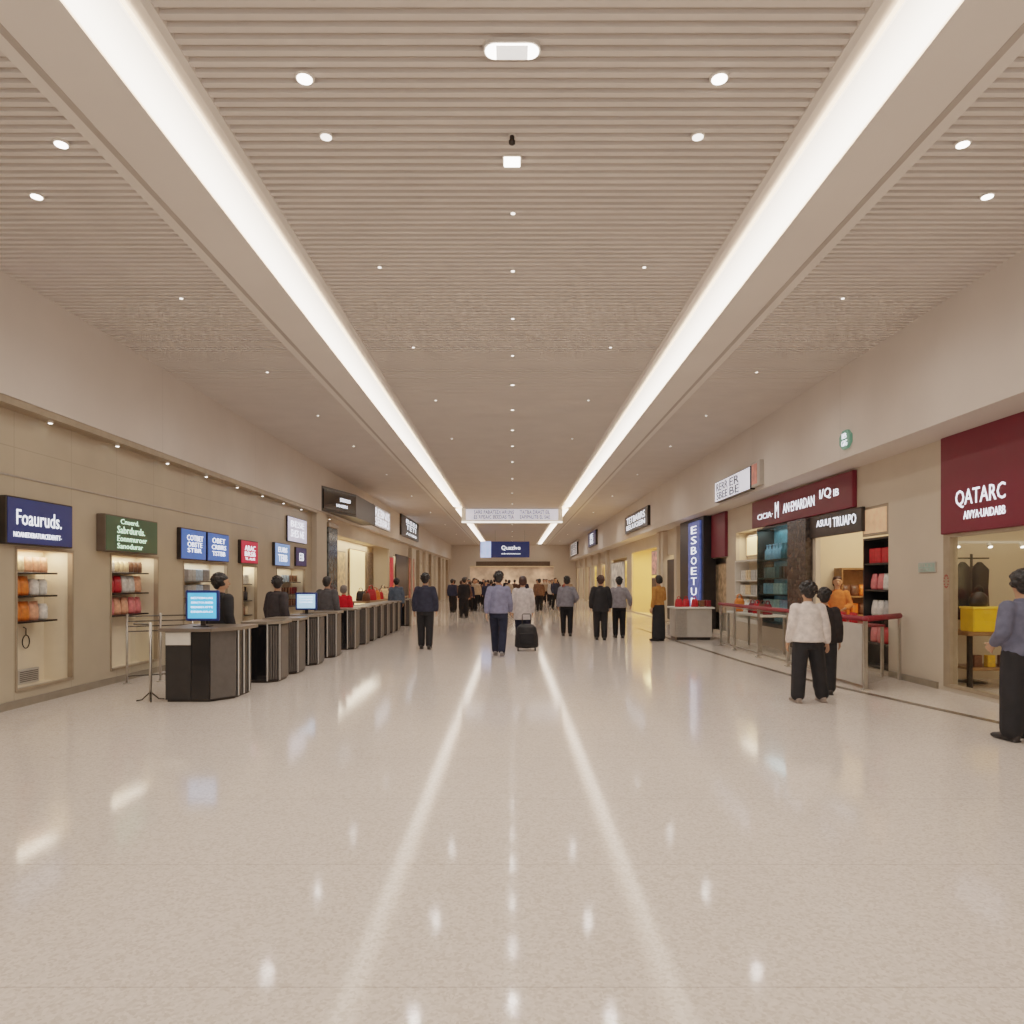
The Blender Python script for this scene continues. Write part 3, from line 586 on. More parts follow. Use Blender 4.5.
# threshold strip in the floor on the right
pl = [(5.95, 5.4), (5.46, 8.0), (5.2, 9.2), (4.93, 10.5), (4.72, 11.8), (4.56, 14), (4.38, 19), (4.3, 24)]
bm = NB(); vs = [(bm.verts.new((x, y, .004)), bm.verts.new((x + .13, y, .004))) for x, y in pl]
for i in range(len(vs) - 1): bm.faces.new((vs[i][0], vs[i][1], vs[i+1][1], vs[i+1][0]))
struct('trim_40', bm, mat('dark stone strip', (112, 100, 88), .25, var=.1))

# barrier with burgundy rail
BX = 5.25
t = thing('handrail_barrier', 'glass barrier with burgundy handrail in front of the second right shop', 'barrier', (0, 0, 0))
for y in (10.4, 11.65, 13.3, 14.9, 16.5, 17.6):
    bm = NB(); box(bm, BX - .025, BX + .025, y - .025, y + .025, 0, 1.02, .004); box(bm, BX - .06, BX + .06, y - .06, y + .06, 0, .02, .003); obj('post', bm, M['steel'], t)
bm = NB(); box(bm, 6.3, 6.34, 11.4, 11.44, 0, 1.02); obj('post', bm, M['steel'], t)
bm = NB()
tube(bm, [(BX, 17.7, 1.05), (BX, 10.42, 1.05)], [(.045, .04)] * 2, 10, ref=(1,0,0)); tube(bm, [(BX, 10.4, 1.05), (6.33, 11.42, 1.05)], [(.045, .04)] * 2, 10, ref=(0,0,1)); ell(bm, (BX, 10.4, 1.05), (.046, .046, .042))
obj('handrail', bm, M['burg_rail'], t, True)
for a, b in ((11.7, 13.25), (13.35, 14.85), (14.95, 16.45), (16.55, 17.55)):
    bm = NB(); box(bm, BX - .006, BX + .006, a, b, .1, .98); obj('glass_panel', bm, M['glass'], t)
bm = NB(); prism(bm, [(BX + .03, 10.43), (BX + .04, 10.42), (6.3, 11.4), (6.29, 11.41)], .08, .98); obj('glass_panel', bm, M['glass'], t)
bm = NB(); box(bm, BX - .03, BX + .03, 10.45, 11.6, .06, .97, .006); obj('solid_panel', bm, M['lgrey'], t, label='opaque pale grey infill panel')
bm = NB(); box(bm, BX - .012, BX + .012, 11.7, 17.55, .06, .1); box(bm, BX - .012, BX + .012, 11.7, 17.55, .98, 1.0); obj('glass_rail', bm, M['steel'], t)
# counter
t = thing('service_counter', 'pale counter with steel corners at the far end of the glass barrier', 'counter', (5.0, 19.5, 0))
bm = NB(); box(bm, -.5, .5, -.25, .5, .08, .86, .01); obj('body', bm, M['lgrey'], t)
bm = NB(); box(bm, -.56, .56, -.32, .56, .86, .91, .01); obj('counter_top', bm, M['white'], t)
bm = NB(); box(bm, -.51, -.2, -.262, -.25, .1, .84); obj('side_panel', bm, M['steel'], t)
bm = NB(); box(bm, -.46, .46, -.2, .46, 0, .08); obj('plinth', bm, M['dsteel'], t)
for i in range(3): put('bag', 'red', (4.62 + i * .22, 19.4 + .08 * (i % 2), .911), .1 * i, 'red gift bag on the pale counter, %s' % ['left of three', 'middle of three', 'right of three'][i], 'red bags on the counter', .85)
for i in range(4): put('box', ['brown', 'dark red', 'brown', 'dark red'][i], (5.27 + i % 2 * .18, 19.42 + i // 2 * .25, .911), 0, '%s box on the pale counter beside the red bags' % ['brown', 'dark red', 'brown', 'dark red'][i], 'boxes on the counter', 1.2)
t = thing('display_table', 'low display table behind the far part of the glass barrier', 'table', (5.75, 16.6, 0))
bm = NB(); box(bm, -.3, .3, -1.2, 1.2, .82, .87, .01); obj('table_top', bm, M['white'], t)
for sx in (-.26, .26):
    for sy in (-1.15, 1.15):
        bm = NB(); box(bm, sx - .025, sx + .025, sy - .025, sy + .025, 0, .82); obj('leg', bm, M['steel'], t)
put('bag', 'orange', (5.62, 17.3, .871), .2, 'orange bag on the low display table behind the barrier', 'bags on the low display table', 1.25)
for i in range(5): put('bag', ['dark red', 'brown', 'red', 'dark red', 'white'][i], (5.7, 15.6 + i * .33, .871), .1, '%s bag on the low display table behind the barrier' % ['dark red', 'brown', 'red', 'dark red', 'white'][i], 'bags on the low display table', .9)
t = thing('display_table', 'narrow red-topped table just inside the warm shop', 'table', (6.0, 12.2, 0))
bm = NB(); box(bm, -.3, .3, -.4, .9, .84, .88, .01); obj('table_top', bm, M['burg_rail'], t)
for sx in (-.26, .26):
    for sy in (-.36, .86):
        bm = NB(); box(bm, sx - .02, sx + .02, sy - .02, sy + .02, 0, .84); obj('leg', bm, M['steel'], t)
for i in range(5): put('packet', 'red', (5.85 + .06 * (i % 2), 11.95 + i * .2, .881), .5, 'red packet on the narrow red-topped table', 'red packets on the narrow table', 1.2)

# ------------------------------------------------------------------ hanging signs across the hall
t = thing('cross_beam_sign', 'white illuminated sign beam spanning the ceiling between the strip lights', 'sign', (0, 35, 0))
bm = NB(); box(bm, -2.52, 2.52, 0, .9, 4.6, 5.32, .01); obj('casing', bm, M['white'], t)
bm = NB(); box(bm, -2.3, 2.3, -.02, 0, 4.7, 5.24); obj('face', bm, mat('pale lit band', (214, 214, 228), .5, emit=.75, var=.04), t)
bm = NB(); box(bm, -2.52, 2.52, -.03, .12, 4.56, 4.64); obj('light_edge', bm, mat('lit edge', (255, 246, 236), .5, emit=1.6, var=.02), t)
lettering(t, 'SARE PABATEDI ARUNS', -1.9, .1, 5.0, 5.18, -.021, M['lett_dk']); lettering(t, 'TATBA DRAST EIL', .4, 1.9, 5.0, 5.18, -.021, M['lett_dk'])
lettering(t, 'ES RPEAIC BEEDAS TIA', -1.9, .1, 4.76, 4.94, -.021, M['lett_dk']); lettering(t, 'EAPIPNLITB EL SAE', .4, 1.9, 4.76, 4.94, -.021, M['lett_dk'])
t = thing('hanging_sign', 'navy hanging sign with white writing and a pale blue left end', 'sign', (0, 50, 0))
bm = NB(); box(bm, -1.5, 1.25, 0, .25, 3.35, 4.5, .02); obj('casing', bm, navy, t)
bm = NB(); box(bm, -2.25, -1.5, .0, .25, 3.35, 4.5, .02); obj('end_panel', bm, mat('pale blue lit end', (170, 190, 240), .4, emit=1.1, var=.2, scale=3), t, label='pale blue lit panel at the left end')
lettering(t, 'Quazlvo', -.75, .6, 3.85, 4.2, -.005, M['lett_w']); lettering(t, 'enbrsiotstacsoe', -.75, .6, 3.58, 3.68, -.005, M['lett_w'])
for x in (-1.2, .9):
    bm = NB(); tube(bm, [(x, .12, 4.5), (x, .12, CEIL)], [.02, .02], 8); obj('rod', bm, M['steel'], t)
# end wall
facade_b = NB(); box(facade_b, -6.6, 6.6, 70, 70.2, 3.2, CEIL + .3); box(facade_b, -6.6, -4.2, 70, 70.2, 0, 3.2); box(facade_b, 4.2, 6.6, 70, 70.2, 0, 3.2); struct('wall_end', facade_b, M['white_wall'])
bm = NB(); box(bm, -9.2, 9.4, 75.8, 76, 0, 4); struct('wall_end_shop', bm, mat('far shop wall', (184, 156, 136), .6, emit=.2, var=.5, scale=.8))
bm = NB(); box(bm, -9, 9, 70.2, 76, 3.2, 3.3); struct('ceiling_end', bm, M['cream'])
area('shop_light', (0, 73, 3.15), 8, 4, 250)
bm = NB(); box(bm, -3.6, 3.8, 69.9, 70, 3.2, 3.65, .02); struct('trim_50', bm, M['brown'])

# ------------------------------------------------------------------ ceiling fittings
DLE = 60
t = thing('oval_ceiling_light', 'large oval ceiling light with bright rounded ends near the camera', 'ceiling light', (0, 4.84, CEIL))
def stadium(w, d, n=10):
    r = d / 2; return [((w/2 - r) * (1 if k < n else -1) + r * math.cos(-PI/2 + (k if k < n else k - n) * PI/(n-1) + (0 if k < n else PI)), r * math.sin(-PI/2 + (k if k < n else k - n) * PI/(n-1) + (0 if k < n else PI))) for k in range(2*n)]
bm = NB(); prism(bm, stadium(.40, .17), -.03, .0); obj('rim', bm, M['ring'], t)
bm = NB(); prism(bm, stadium(.37, .14), -.036, -.03); obj('lens', bm, M['lamp'], t)
bm = NB(); box(bm, -.11, .11, -.065, .065, -.042, -.036, .003); obj('centre_panel', bm, M['lamp_soft'], t)
def downlight(x, y, label, group, r=.055, sq=False, m=None, e=DLE):
    li = bpy.data.lights.new('downlight_lamp', 'SPOT'); li.energy = e * (1.0 if y < 28 else 2.2); li.spot_size = 2.75; li.spot_blend = 1.0; li.shadow_soft_size = .05; li.color = (1, .94, .88)
    lo_ = bpy.data.objects.new('downlight_lamp', li); C.objects.link(lo_); lo_.location = (x, y, CEIL - .03)
    if r < .05 and m is None: m = M['lamp_dim']
    t = thing('downlight', label, 'ceiling light', (x, y, CEIL), group=group)
    bm = NB()
    if sq: box(bm, -r*1.2, r*1.2, -r*1.2, r*1.2, -.014, 0, .004)
    else: lathe(bm, [(r*1.35, 0), (r*1.35, -.008), (r*1.1, -.014)], seg=18)
    obj('ring', bm, M['ring'], t)
    bm = NB()
    if sq: box(bm, -r, r, -r, r, -.022, -.014, .004)
    else: lathe(bm, [(r, -.014), (r, -.02), (r*.6, -.024)], seg=18)
    obj('lens', bm, m or M['lamp'], t)
gd = 'small recessed ceiling downlights'
downlight(0, 6.14, 'bright square downlight on the ceiling centre line behind the oval light', gd, .07, True)
lab_c = 'tiny downlight in the row along the ceiling centre line'
for y in (-1.5, 1, 3, 7.0, 8.3, 9.8, 11.4, 13.1, 15, 17, 19, 21.5, 25, 29, 33, 39, 45, 51, 57, 63): downlight(0.01, y, lab_c, gd, .022 if y < 12 else .035)  # the first three, out of frame, are added to light the near floor
for s, w in ((-1, 'left'), (1, 'right')):
    downlight(s * 1.52, 5.13, 'round downlight just inside the %s strip light, nearer of two' % w, gd, .055)
    downlight(s * 1.54, 5.8, 'round downlight just inside the %s strip light, further of two' % w, gd, .045)
    for y in (-1, 1.5, 8.2, 11.0, 14.2, 18): downlight(s * 1.55, y, 'tiny downlight in the row inside the %s strip light' % w, gd, .02)  # first two are unseen, added for light on the near floor
    downlight(s * 3.80, 5.9, 'round downlight in the %s side ceiling close to the strip light border' % w, gd, .05)
    downlight(s * 4.55, 6.7, 'round downlight in the %s side ceiling midway to the wall' % w, gd, .05)
    for y in (-1, 2, 9.1, 12.3, 15.5, 19, 24, 30, 37, 45, 54, 63): downlight(s * 4.3, y, 'tiny downlight in the row along the %s side ceiling' % w, gd, .022 if y < 26 else .03)  # first two lie out of view, added to brighten the near floor
    for k in range(12): 
        y = 6.2 + k * 1.6
        if s < 0:
            t = thing('soffit_spotlight', 'tiny spotlight in the row along the bronze soffit over the left shops', 'spotlight', (-6.2, y, 3.76), group='soffit spotlights')
            bm = NB(); lathe(bm, [(.03, -.03), (.035, 0)], seg=10); obj('body', bm, M['ring'], t); bm = NB(); lathe(bm, [(.025, -.034), (.025, -.03)], seg=10); obj('lens', bm, M['lamp'], t)
t = thing('ceiling_sensor', 'small dark sensor hanging from the ceiling above the square downlight', 'sensor', (0, 5.8, CEIL))
bm = NB(); lathe(bm, [(.02, 0), (.02, -.04), (.028, -.045), (.026, -.07), (.01, -.08)], seg=12); obj('body', bm, M['dsteel'], t, True)
bm = NB(); lathe(bm, [(.035, 0), (.035, -.008)], seg=12); obj('base', bm, M['ring'], t)

# ------------------------------------------------------------------ kiosks
screen = mat('blue screen', (84, 168, 232), .2, emit=1.1, var=.15, scale=3)
screen2 = mat('pale blue screen', (170, 206, 240), .2, emit=1.1, var=.15, scale=3)
t = thing('service_kiosk', 'large black kiosk at the near end of the left row with a white corner panel', 'kiosk', (0, 0, 0))
P1 = [(-4.62, 9.33), (-4.02, 9.33), (-3.80, 9.62), (-3.80, 10.2), (-4.62, 10.2)]
bm = NB(); prism(bm, P1, .03, .94); obj('body', bm, M['black'], t)
bm = NB(); box(bm, -4.61, -4.28, 9.318, 9.33, .04, .74, .003); obj('front_panel', bm, M['black'], t)
bm = NB(); box(bm, -4.27, -4.03, 9.318, 9.33, .04, .93, .003); obj('front_panel', bm, M['blackgl'], t)
bm = NB(); box(bm, -4.61, -4.28, 9.31, 9.33, .76, .93, .003); obj('white_panel', bm, M['white'], t)
bm = NB(); prism(bm, [(-4.01, 9.318), (-3.79, 9.608), (-3.80, 9.62), (-4.02, 9.33)], .04, .93); obj('corner_panel', bm, M['grey'], t, label='grey angled corner panel')
bm = NB(); prism(bm, [(-4.68, 9.26), (-3.98, 9.26), (-3.72, 9.58), (-3.72, 10.26), (-4.68, 10.26)], .94, .985); obj('counter_top', bm, mat('brown grey top', (112, 100, 88), .3, var=.1), t)
bm = NB(); prism(bm, [(x * 1.0 + (.02 if x < -4.3 else -.02), y + (.02 if y < 10 else -.02)) for x, y in P1], 0, .03); obj('plinth', bm, M['dsteel'], t)
for k in range(3):
    bm = NB(); tube(bm, [(-3.79, 9.7 + k * .2, .03), (-3.79, 9.7 + k * .2, .94)], [.014] * 2, 8); obj('steel_rod', bm, M['steel'], t)
kp = None
ords = ['second', 'third', 'fourth', 'fifth', 'sixth', 'seventh', 'eighth', 'ninth', 'tenth', 'eleventh', 'twelfth', 'thirteenth']
KY = [11.1, 12.05, 13.33, 14.7, 16.5, 17.75, 18.8, 19.8, 20.8, 21.8, 22.8, 25.4]
for i, y in enumerate(KY):
    lab = 'black kiosk with grey ribbed side, %s from the near end of the left row' % ords[i]
    if kp is None:
        kp = thing('service_kiosk', lab, 'kiosk', (-4.24, y, 0), group='row of kiosks')
        pk = [(0, 0), (.35, 0), (.50, .15), (.50, .6), (0, .6)]
        bm = NB(); prism(bm, pk, .03, .93); obj('body', bm, M['black'], kp)
        bm = NB(); box(bm, .01, .34, -.012, 0, .05, .9, .003); obj('front_panel', bm, M['blackgl'], kp)
        bm = NB()
        for j in range(5):
            a = .06 + j * .2; q0 = (.35 + .15 * a, .15 * a); q1 = (.35 + .15 * (a + .12), .15 * (a + .12))
            prism(bm, [q0, (q0[0] + .012, q0[1] - .015), (q1[0] + .012, q1[1] - .015), q1], .05, .9)
        obj('ribbed_panel', bm, M['grey'], kp, label='grey ribbed corner panel')
        bm = NB(); box(bm, .50, .512, .2, .58, .05, .9, .003); obj('side_panel', bm, M['grey'], kp)
        bm = NB(); prism(bm, [(-.04, -.05), (.37, -.05), (.55, .13), (.55, .64), (-.04, .64)], .93, .975); obj('counter_top', bm, mat('kiosk top', (134, 122, 108), .3, var=.1), kp)
        bm = NB(); prism(bm, [(.02, .02), (.34, .02), (.48, .16), (.48, .58), (.02, .58)], 0, .03); obj('plinth', bm, M['dsteel'], kp)
        for q in ((.36, -.005), (.51, .145)):
            bm = NB(); tube(bm, [(q[0], q[1], .03), (q[0], q[1], .93)], [.012] * 2, 8); obj('steel_rod', bm, M['steel'], kp)
    else: dup(kp, (-4.24, y, 0), label=lab)
def monitor(x, y, z, w, h, label, m, scr, txt):
    t = thing('monitor', label, 'monitor', (x, y, z))
    bm = NB(); box(bm, -w/2, w/2, -.02, .03, .08, .08 + h, .012); obj('casing', bm, m, t)
    bm = NB(); box(bm, -w/2 + .035, w/2 - .035, -.024, -.019, .115, .045 + h); sc_ = obj('screen', bm, scr, t)
    for k, s in enumerate(txt): lettering(sc_, s, -w/2 + .08, w/2 - .08, .08 + h * (.72 - .15 * k), .08 + h * (.78 - .15 * k), -.024, M['lett_w'], thick=.002)
    bm = NB(); box(bm, -.03, .03, 0, .03, .01, .1); obj('neck', bm, M['dsteel'], t)
    bm = NB(); box(bm, -.11, .11, -.07, .09, 0, .014, .004); obj('base', bm, M['dsteel'], t)
bezel = mat('dark blue casing', (30, 52, 110), .3, emit=.1, var=.1)
monitor(-4.25, 9.62, .986, .46, .42, 'blue screen monitor on the nearest black kiosk', bezel, screen, ['BESTEBRUAS', 'SERETOUBSEB', 'BERBEUSTE', 'EEBRSRO'])
monitor(-4.0, 13.62, .976, .42, .34, 'smaller pale blue screen monitor on a kiosk further along the left row', bezel, screen2, ['BESE', 'TOBRE', 'SEB'])
# small glass gate in front of second niche
t = thing('glass_gate', 'low glass and steel gate in front of the niche under the green sign', 'barrier', (0, 0, 0))
for x, y in ((-6.05, 11.0), (-5.65, 11.25), (-5.25, 11.5)):
    bm = NB(); tube(bm, [(x, y, 0), (x, y, 1.1)], [.018] * 2, 8); lathe(bm, [(.06, 0), (.06, .012), (.02, .02)], (x, y, 0), 12); obj('post', bm, M['steel'], t, True)
for (x, y), (u, v) in (((-6.05, 11.0), (-5.65, 11.25)), ((-5.65, 11.25), (-5.25, 11.5))):
    bm = NB()
    for z in (.82, .9, .98, 1.06): tube(bm, [(x, y, z), (u, v, z)], [.011] * 2, 6)
    tube(bm, [(x, y, .12), (u, v, .12)], [.011] * 2, 6); obj('rail', bm, M['dsteel'], t)
    bm = NB(); dx, dy = .04, .025; prism(bm, [(x + dx, y + dy), (x + dx + .006, y + dy - .01), (u - dx + .006, v - dy - .01), (u - dx, v - dy)], .14, .8); obj('glass_panel', bm, M['glass'], t)
t = thing('steel_post', 'slim steel post with low wire feet left of the nearest kiosk', 'post', (-4.88, 9.45, 0))
bm = NB(); tube(bm, [(0, 0, 0), (0, 0, 1.05)], [.02] * 2, 8); obj('pole', bm, M['steel'], t, True)
bm = NB(); tube(bm, [(0, 0, 1.03), (-.28, .1, 1.03)], [.014] * 2, 6); obj('arm', bm, M['dsteel'], t)
for k in range(4):
    a = k * PI / 2 + .5; bm = NB(); tube(bm, [(0, 0, .12), (.1 * math.cos(a), .1 * math.sin(a), .02), (.17 * math.cos(a), .17 * math.sin(a), .01)], [.01] * 3, 6); obj('foot', bm, M['dsteel'], t)

# ------------------------------------------------------------------ people
def remesh(name, bm, vox, smooth=4, keep_max=None):
    me = mesh(name, bm); o = bpy.data.objects.new(name, me); C.objects.link(o)
    r = o.modifiers.new('r', 'REMESH'); r.mode = 'VOXEL'; r.voxel_size = vox; r.use_smooth_shade = True
    if smooth:
        s = o.modifiers.new('s', 'SMOOTH'); s.factor = .5; s.iterations = smooth
    bpy.context.view_layer.update()
    out = bpy.data.meshes.new_from_object(o.evaluated_get(bpy.context.evaluated_depsgraph_get()))
    out.name = name
    bpy.data.objects.remove(o); bpy.data.meshes.remove(me)
    for p in out.polygons: p.use_smooth = True
    return out
TORSO = [(.80, .10, .085), (.86, .145, .11), (.93, .165, .12), (1.0, .158, .112), (1.08, .142, .10), (1.2, .152, .11), (1.3, .162, .114), (1.37, .155, .10), (1.42, .115, .085), (1.465, .07, .066)]
def torso(bm, z0, z1, grow, flare=0.0, seg=20):
    """elliptical rings, interpolated from TORSO"""
    zs = sorted({z0, z1, *[t[0] for t in TORSO if z0 < t[0] < z1]})
    pts, rr = [], []
    for z in zs:
        if z <= TORSO[0][0]: a, b = TORSO[2][1], TORSO[2][2]
        elif z >= TORSO[-1][0]: a, b = TORSO[-1][1:]
        else:
            for p, q in zip(TORSO, TORSO[1:]):
                if p[0] <= z <= q[0]:
                    k = (z - p[0]) / (q[0] - p[0]); a = p[1] + k * (q[1] - p[1]); b = p[2] + k * (q[2] - p[2])
        if flare and z < 1.25: a = max(a, .16) + flare * (1.25 - z); b = max(b, .115) + flare * (1.25 - z) * .8
        pts.append((0, 0, z)); rr.append((a + grow, b + grow))
    tube(bm, pts, rr, seg, ref=(1,0,0))
def lerp(a, b, k): return tuple(x + (y - x) * k for x, y in zip(a, b))
def limb(bm, pts, radii, seg=12):
    tube(bm, pts, radii, seg)
    for p, r in zip(pts, radii): ell(bm, p, (r, r, r), 10, 7)
def skeleton(feet, arms):
    J = {}
    for s, nm in ((-1, 'l'), (1, 'r')):
        fx, fy, lift, fwd = feet[nm]
        hip = (s * .09, 0, .90); ank = (s * .09 + s * fx, fy, .085 + lift)
        mid = lerp(hip, ank, .5); knee = (mid[0] + s * .005, mid[1] + fwd, mid[2])
        J[nm] = dict(hip=hip, knee=knee, ank=ank, sh=(s * .162, -.005, 1.395), el=(s * arms[nm][0][0], arms[nm][0][1], arms[nm][0][2]), wr=(s * arms[nm][1][0], arms[nm][1][1], arms[nm][1][2]), s=s)
    return J
def hand(bm, J, fine):
    s = J['s']; wr = Vector(J['wr']); d = (wr - Vector(J['el'])).normalized()
    fw = Vector((0, 1, 0)) - d * d.y
    if fw.length < .3: fw = Vector((0, 0, 1)) - d * d.z
    fw.normalize(); inn = d.cross(fw) * (1 if d.cross(fw).x * -s > 0 else -1)
    pe = wr + d * .085
    tube(bm, [wr - d * .02, wr + d * .03, pe], [(.024, .02), (.038, .017), (.04, .014)], 12, ref=fw); ell(bm, pe, (.02, .03, .02), 10, 7)
    for k, (o_, L) in enumerate(zip((-.034, -.011, .012, .035), (.062, .078, .084, .074))):
        b = pe + fw * o_ - d * .012; sp = d + fw * (o_ * 2.2)
        m1 = b + sp * L * .5 + inn * .006; m2 = b + sp * L + inn * .026
        tube(bm, [b, m1, m2], [.0095, .009, .0075], 8); ell(bm, m2, (.0078,) * 3, 8, 5)
    tb = wr + d * .03 + fw * .028; t1 = tb + (d * .6 + fw * .75).normalized() * .036; t2 = t1 + (d * .9 + fw * .35).normalized() * .034 + inn * .006
    tube(bm, [tb, t1, t2], [.013, .011, .008], 8); ell(bm, t2, (.0085,) * 3, 8, 5)
ARM = ((.215, -.035, 1.14), (.232, .03, .89))
def build_person(vox, feet, arms, yaw=0.0, top='sweater', top_grow=.018, hem=.88, flare=0.0, sleeve=1.0, wide=.018, hair='short', bottom='trousers', collar=True, seed=0):
    """returns part meshes (body, hair, top, trousers, shoes); the figure faces +y, 1.75 m tall"""
    R = random.Random(seed)
    J = skeleton(feet, arms); parts = {}
    bm = NB(); torso(bm, .87, 1.465, -.008)
    tube(bm, [(0, 0, 1.42), (0, .004, 1.5), (0, .012, 1.57)], [(.062, .062), (.052, .056), (.055, .06)], 14, ref=(1,0,0))
    hd = NB()
    tube(hd, [(0, .03, 1.53), (0, .022, 1.55), (0, .012, 1.59), (0, .004, 1.64), (0, -.002, 1.68), (0, -.004, 1.715), (0, -.004, 1.74), (0, -.004, 1.752)],
         [(.03, .04), (.05, .068), (.064, .088), (.073, .097), (.075, .1), (.067, .09), (.044, .06), (.015, .02)], 18, ref=(1,0,0))
    tube(hd, [(0, .088, 1.655), (0, .103, 1.632), (0, .116, 1.615), (0, .1, 1.603)], [(.008, .008), (.011, .012), (.016, .012), (.014, .006)], 10, ref=(1,0,0))
    ell(hd, (0, .09, 1.575), (.024, .014, .011), 10, 7); ell(hd, (0, .09, 1.676), (.05, .016, .01), 12, 7)
    for s in (-1, 1): ell(hd, (s * .077, -.008, 1.632), (.012, .02, .033), 10, 7)
    bmesh.ops.rotate(hd, verts=hd.verts, cent=(0, 0, 1.6), matrix=Matrix.Rotation(yaw, 3, 'Z'))
    bmesh.ops.scale(hd, verts=hd.verts, vec=(1.1, 1.1, 1.08), space=Matrix.Translation((0, 0, -1.53)))
    tmp = bpy.data.meshes.new('t'); hd.to_mesh(tmp); hd.free(); bm.from_mesh(tmp); bpy.data.meshes.remove(tmp)
    fine = vox < .012
    for nm in ('l', 'r'):
        j = J[nm]
        limb(bm, [j['hip'], lerp(j['hip'], j['knee'], .5), j['knee'], lerp(j['knee'], j['ank'], .35), j['ank']], [.085, .076, .054, .054, .036])
        a = j['ank']; tube(bm, [(a[0], a[1] - .055, a[2] - .05), (a[0], a[1] + .04, a[2] - .045), (a[0] + j['s'] * .015, a[1] + .13, a[2] - .06), (a[0] + j['s'] * .02, a[1] + .17, a[2] - .065)], [(.03, .03), (.036, .036), (.04, .022), (.028, .014)], 12, ref=(1,0,0))
        limb(bm, [j['sh'], lerp(j['sh'], j['el'], .5), j['el'], lerp(j['el'], j['wr'], .35), j['wr']], [.05, .046, .037, .036, .025])
        hand(bm, j, fine)
    body = remesh('person', bm, vox, 2)
    for m in (M['skin'], M['eye'], M['lips']): body.materials.append(m)
    inv = Matrix.Rotation(-yaw, 3, 'Z')
    for p in body.polygons:
        if p.center.z < 1.56 or p.center.z > 1.69: continue
        c = inv @ (p.center - Vector((0, 0, 1.6))) + Vector((0, 0, 1.6)); c = Vector((c.x / 1.1, c.y / 1.1, 1.53 + (c.z - 1.53) / 1.08))
        if c.y < .06: continue
        if c.y > .07 and abs(abs(c.x) - .031) < .009 and abs(c.z - 1.648) < .006: p.material_index = 1
        elif abs(c.x) < .024 and abs(c.z - 1.575) < .008: p.material_index = 2
    parts['person'] = body
    # hair
    bm = NB()
    ell(bm, (0, -.03, 1.655), (.086, .082, .098)); ell(bm, (0, -.046, 1.605), (.072, .052, .07)); ell(bm, (0, .0, 1.70), (.084, .096, .066))
    if hair in ('curly', 'full'):
        n_ = 110 if hair == 'curly' else 50
        for k in range(n_):
            th = R.uniform(0, 2*PI); ph = R.uniform(-.5, 1.0)
            d = Vector((math.cos(th) * math.cos(ph * PI/2), math.sin(th) * math.cos(ph * PI/2), math.sin(ph * PI/2)))
            p = Vector((0, -.018, 1.672)) + Vector((d.x * .088, d.y * .09, d.z * .092))
            if p.y > .035 and p.z < 1.70: continue
            r = R.uniform(.018, .032) if hair == 'curly' else R.uniform(.015, .022); ell(bm, p, (r, r, r), 8, 5)
    if hair in ('bob', 'long'):
        zb = 1.55 if hair == 'bob' else 1.40
        tube(bm, [(0, -.03, 1.70), (0, -.04, 1.62), (0, -.05, zb + .04), (0, -.055, zb)], [(.085, .07), (.094, .066), (.088, .05), (.07, .03)], 14, ref=(1,0,0))
    bmesh.ops.rotate(bm, verts=bm.verts, cent=(0, 0, 1.6), matrix=Matrix.Rotation(yaw, 3, 'Z'))
    bmesh.ops.scale(bm, verts=bm.verts, vec=(1.1, 1.1, 1.08), space=Matrix.Translation((0, 0, -1.53)))
    parts['hair'] = remesh('hair', bm, min(vox, .012) if vox < .02 else .02, 1 if hair == 'curly' else 3)
    # top
    bm = NB(); torso(bm, hem, 1.455, top_grow, flare)
    if collar: tube(bm, [(0, 0, 1.43), (0, .002, 1.475), (0, .004, 1.495)], [(.1, .085), (.068, .068), (.062, .064)], 14, ref=(1,0,0))
    for nm in ('l', 'r'):
        j = J[nm]; g_ = top_grow
        wr = lerp(j['el'], j['wr'], sleeve)
        limb(bm, [lerp(j['sh'], (0, 0, 1.38), .25), j['sh'], lerp(j['sh'], j['el'], .5), j['el'], lerp(j['el'], wr, .5), lerp(j['el'], wr, .9)], [.062 + g_*.5, .056 + g_, .052 + g_, .044 + g_, .038 + g_, .032 + g_*.8])
    parts[top] = remesh(top, bm, max(vox, .011), 5)
    # bottom
    bm = NB()
    if bottom == 'trousers':
        torso(bm, .80, 1.05, .014)
        for nm in ('l', 'r'):
            j = J[nm]; w = wide
            limb(bm, [j['hip'], lerp(j['hip'], j['knee'], .5), j['knee'], lerp(j['knee'], j['ank'], .5), lerp(j['knee'], j['ank'], .93)], [.092 + w*.5, .084 + w*.7, .064 + w, .06 + w, .048 + w*1.2])
        parts['trousers'] = remesh('trousers', bm, max(vox, .011), 4)
    else:
        tube(bm, [(0, 0, .05), (0, 0, .1), (0, 0, .5), (0, 0, .8), (0, 0, .95), (0, 0, 1.04)], [(.17, .17), (.19, .18), (.185, .165), (.185, .15), (.18, .135), (.155, .115)], 24, ref=(1,0,0))
        parts['skirt'] = remesh('skirt', bm, max(vox, .012), 3)
    # shoes
    for nm in ('l', 'r'):
        a = J[nm]['ank']; s = J[nm]['s']; bm = NB(); zt = a[2] - .085
        tube(bm, [(a[0], a[1] - .085, zt + .045), (a[0], a[1] - .06, zt + .052), (a[0], a[1] + .03, zt + .052), (a[0] + s * .012, a[1] + .12, zt + .038), (a[0] + s * .02, a[1] + .19, zt + .03), (a[0] + s * .02, a[1] + .205, zt + .025)],
             [(.02, .025), (.04, .05), (.046, .05), (.05, .036), (.04, .026), (.02, .012)], 14, ref=(1,0,0))
        box(bm, a[0] - .042, a[0] + .048, a[1] - .08, a[1] + .18, zt + .001, zt + .02, .008)
        parts['shoe_' + nm] = remesh('shoe', bm, max(vox * .9, .009), 1)
    return parts
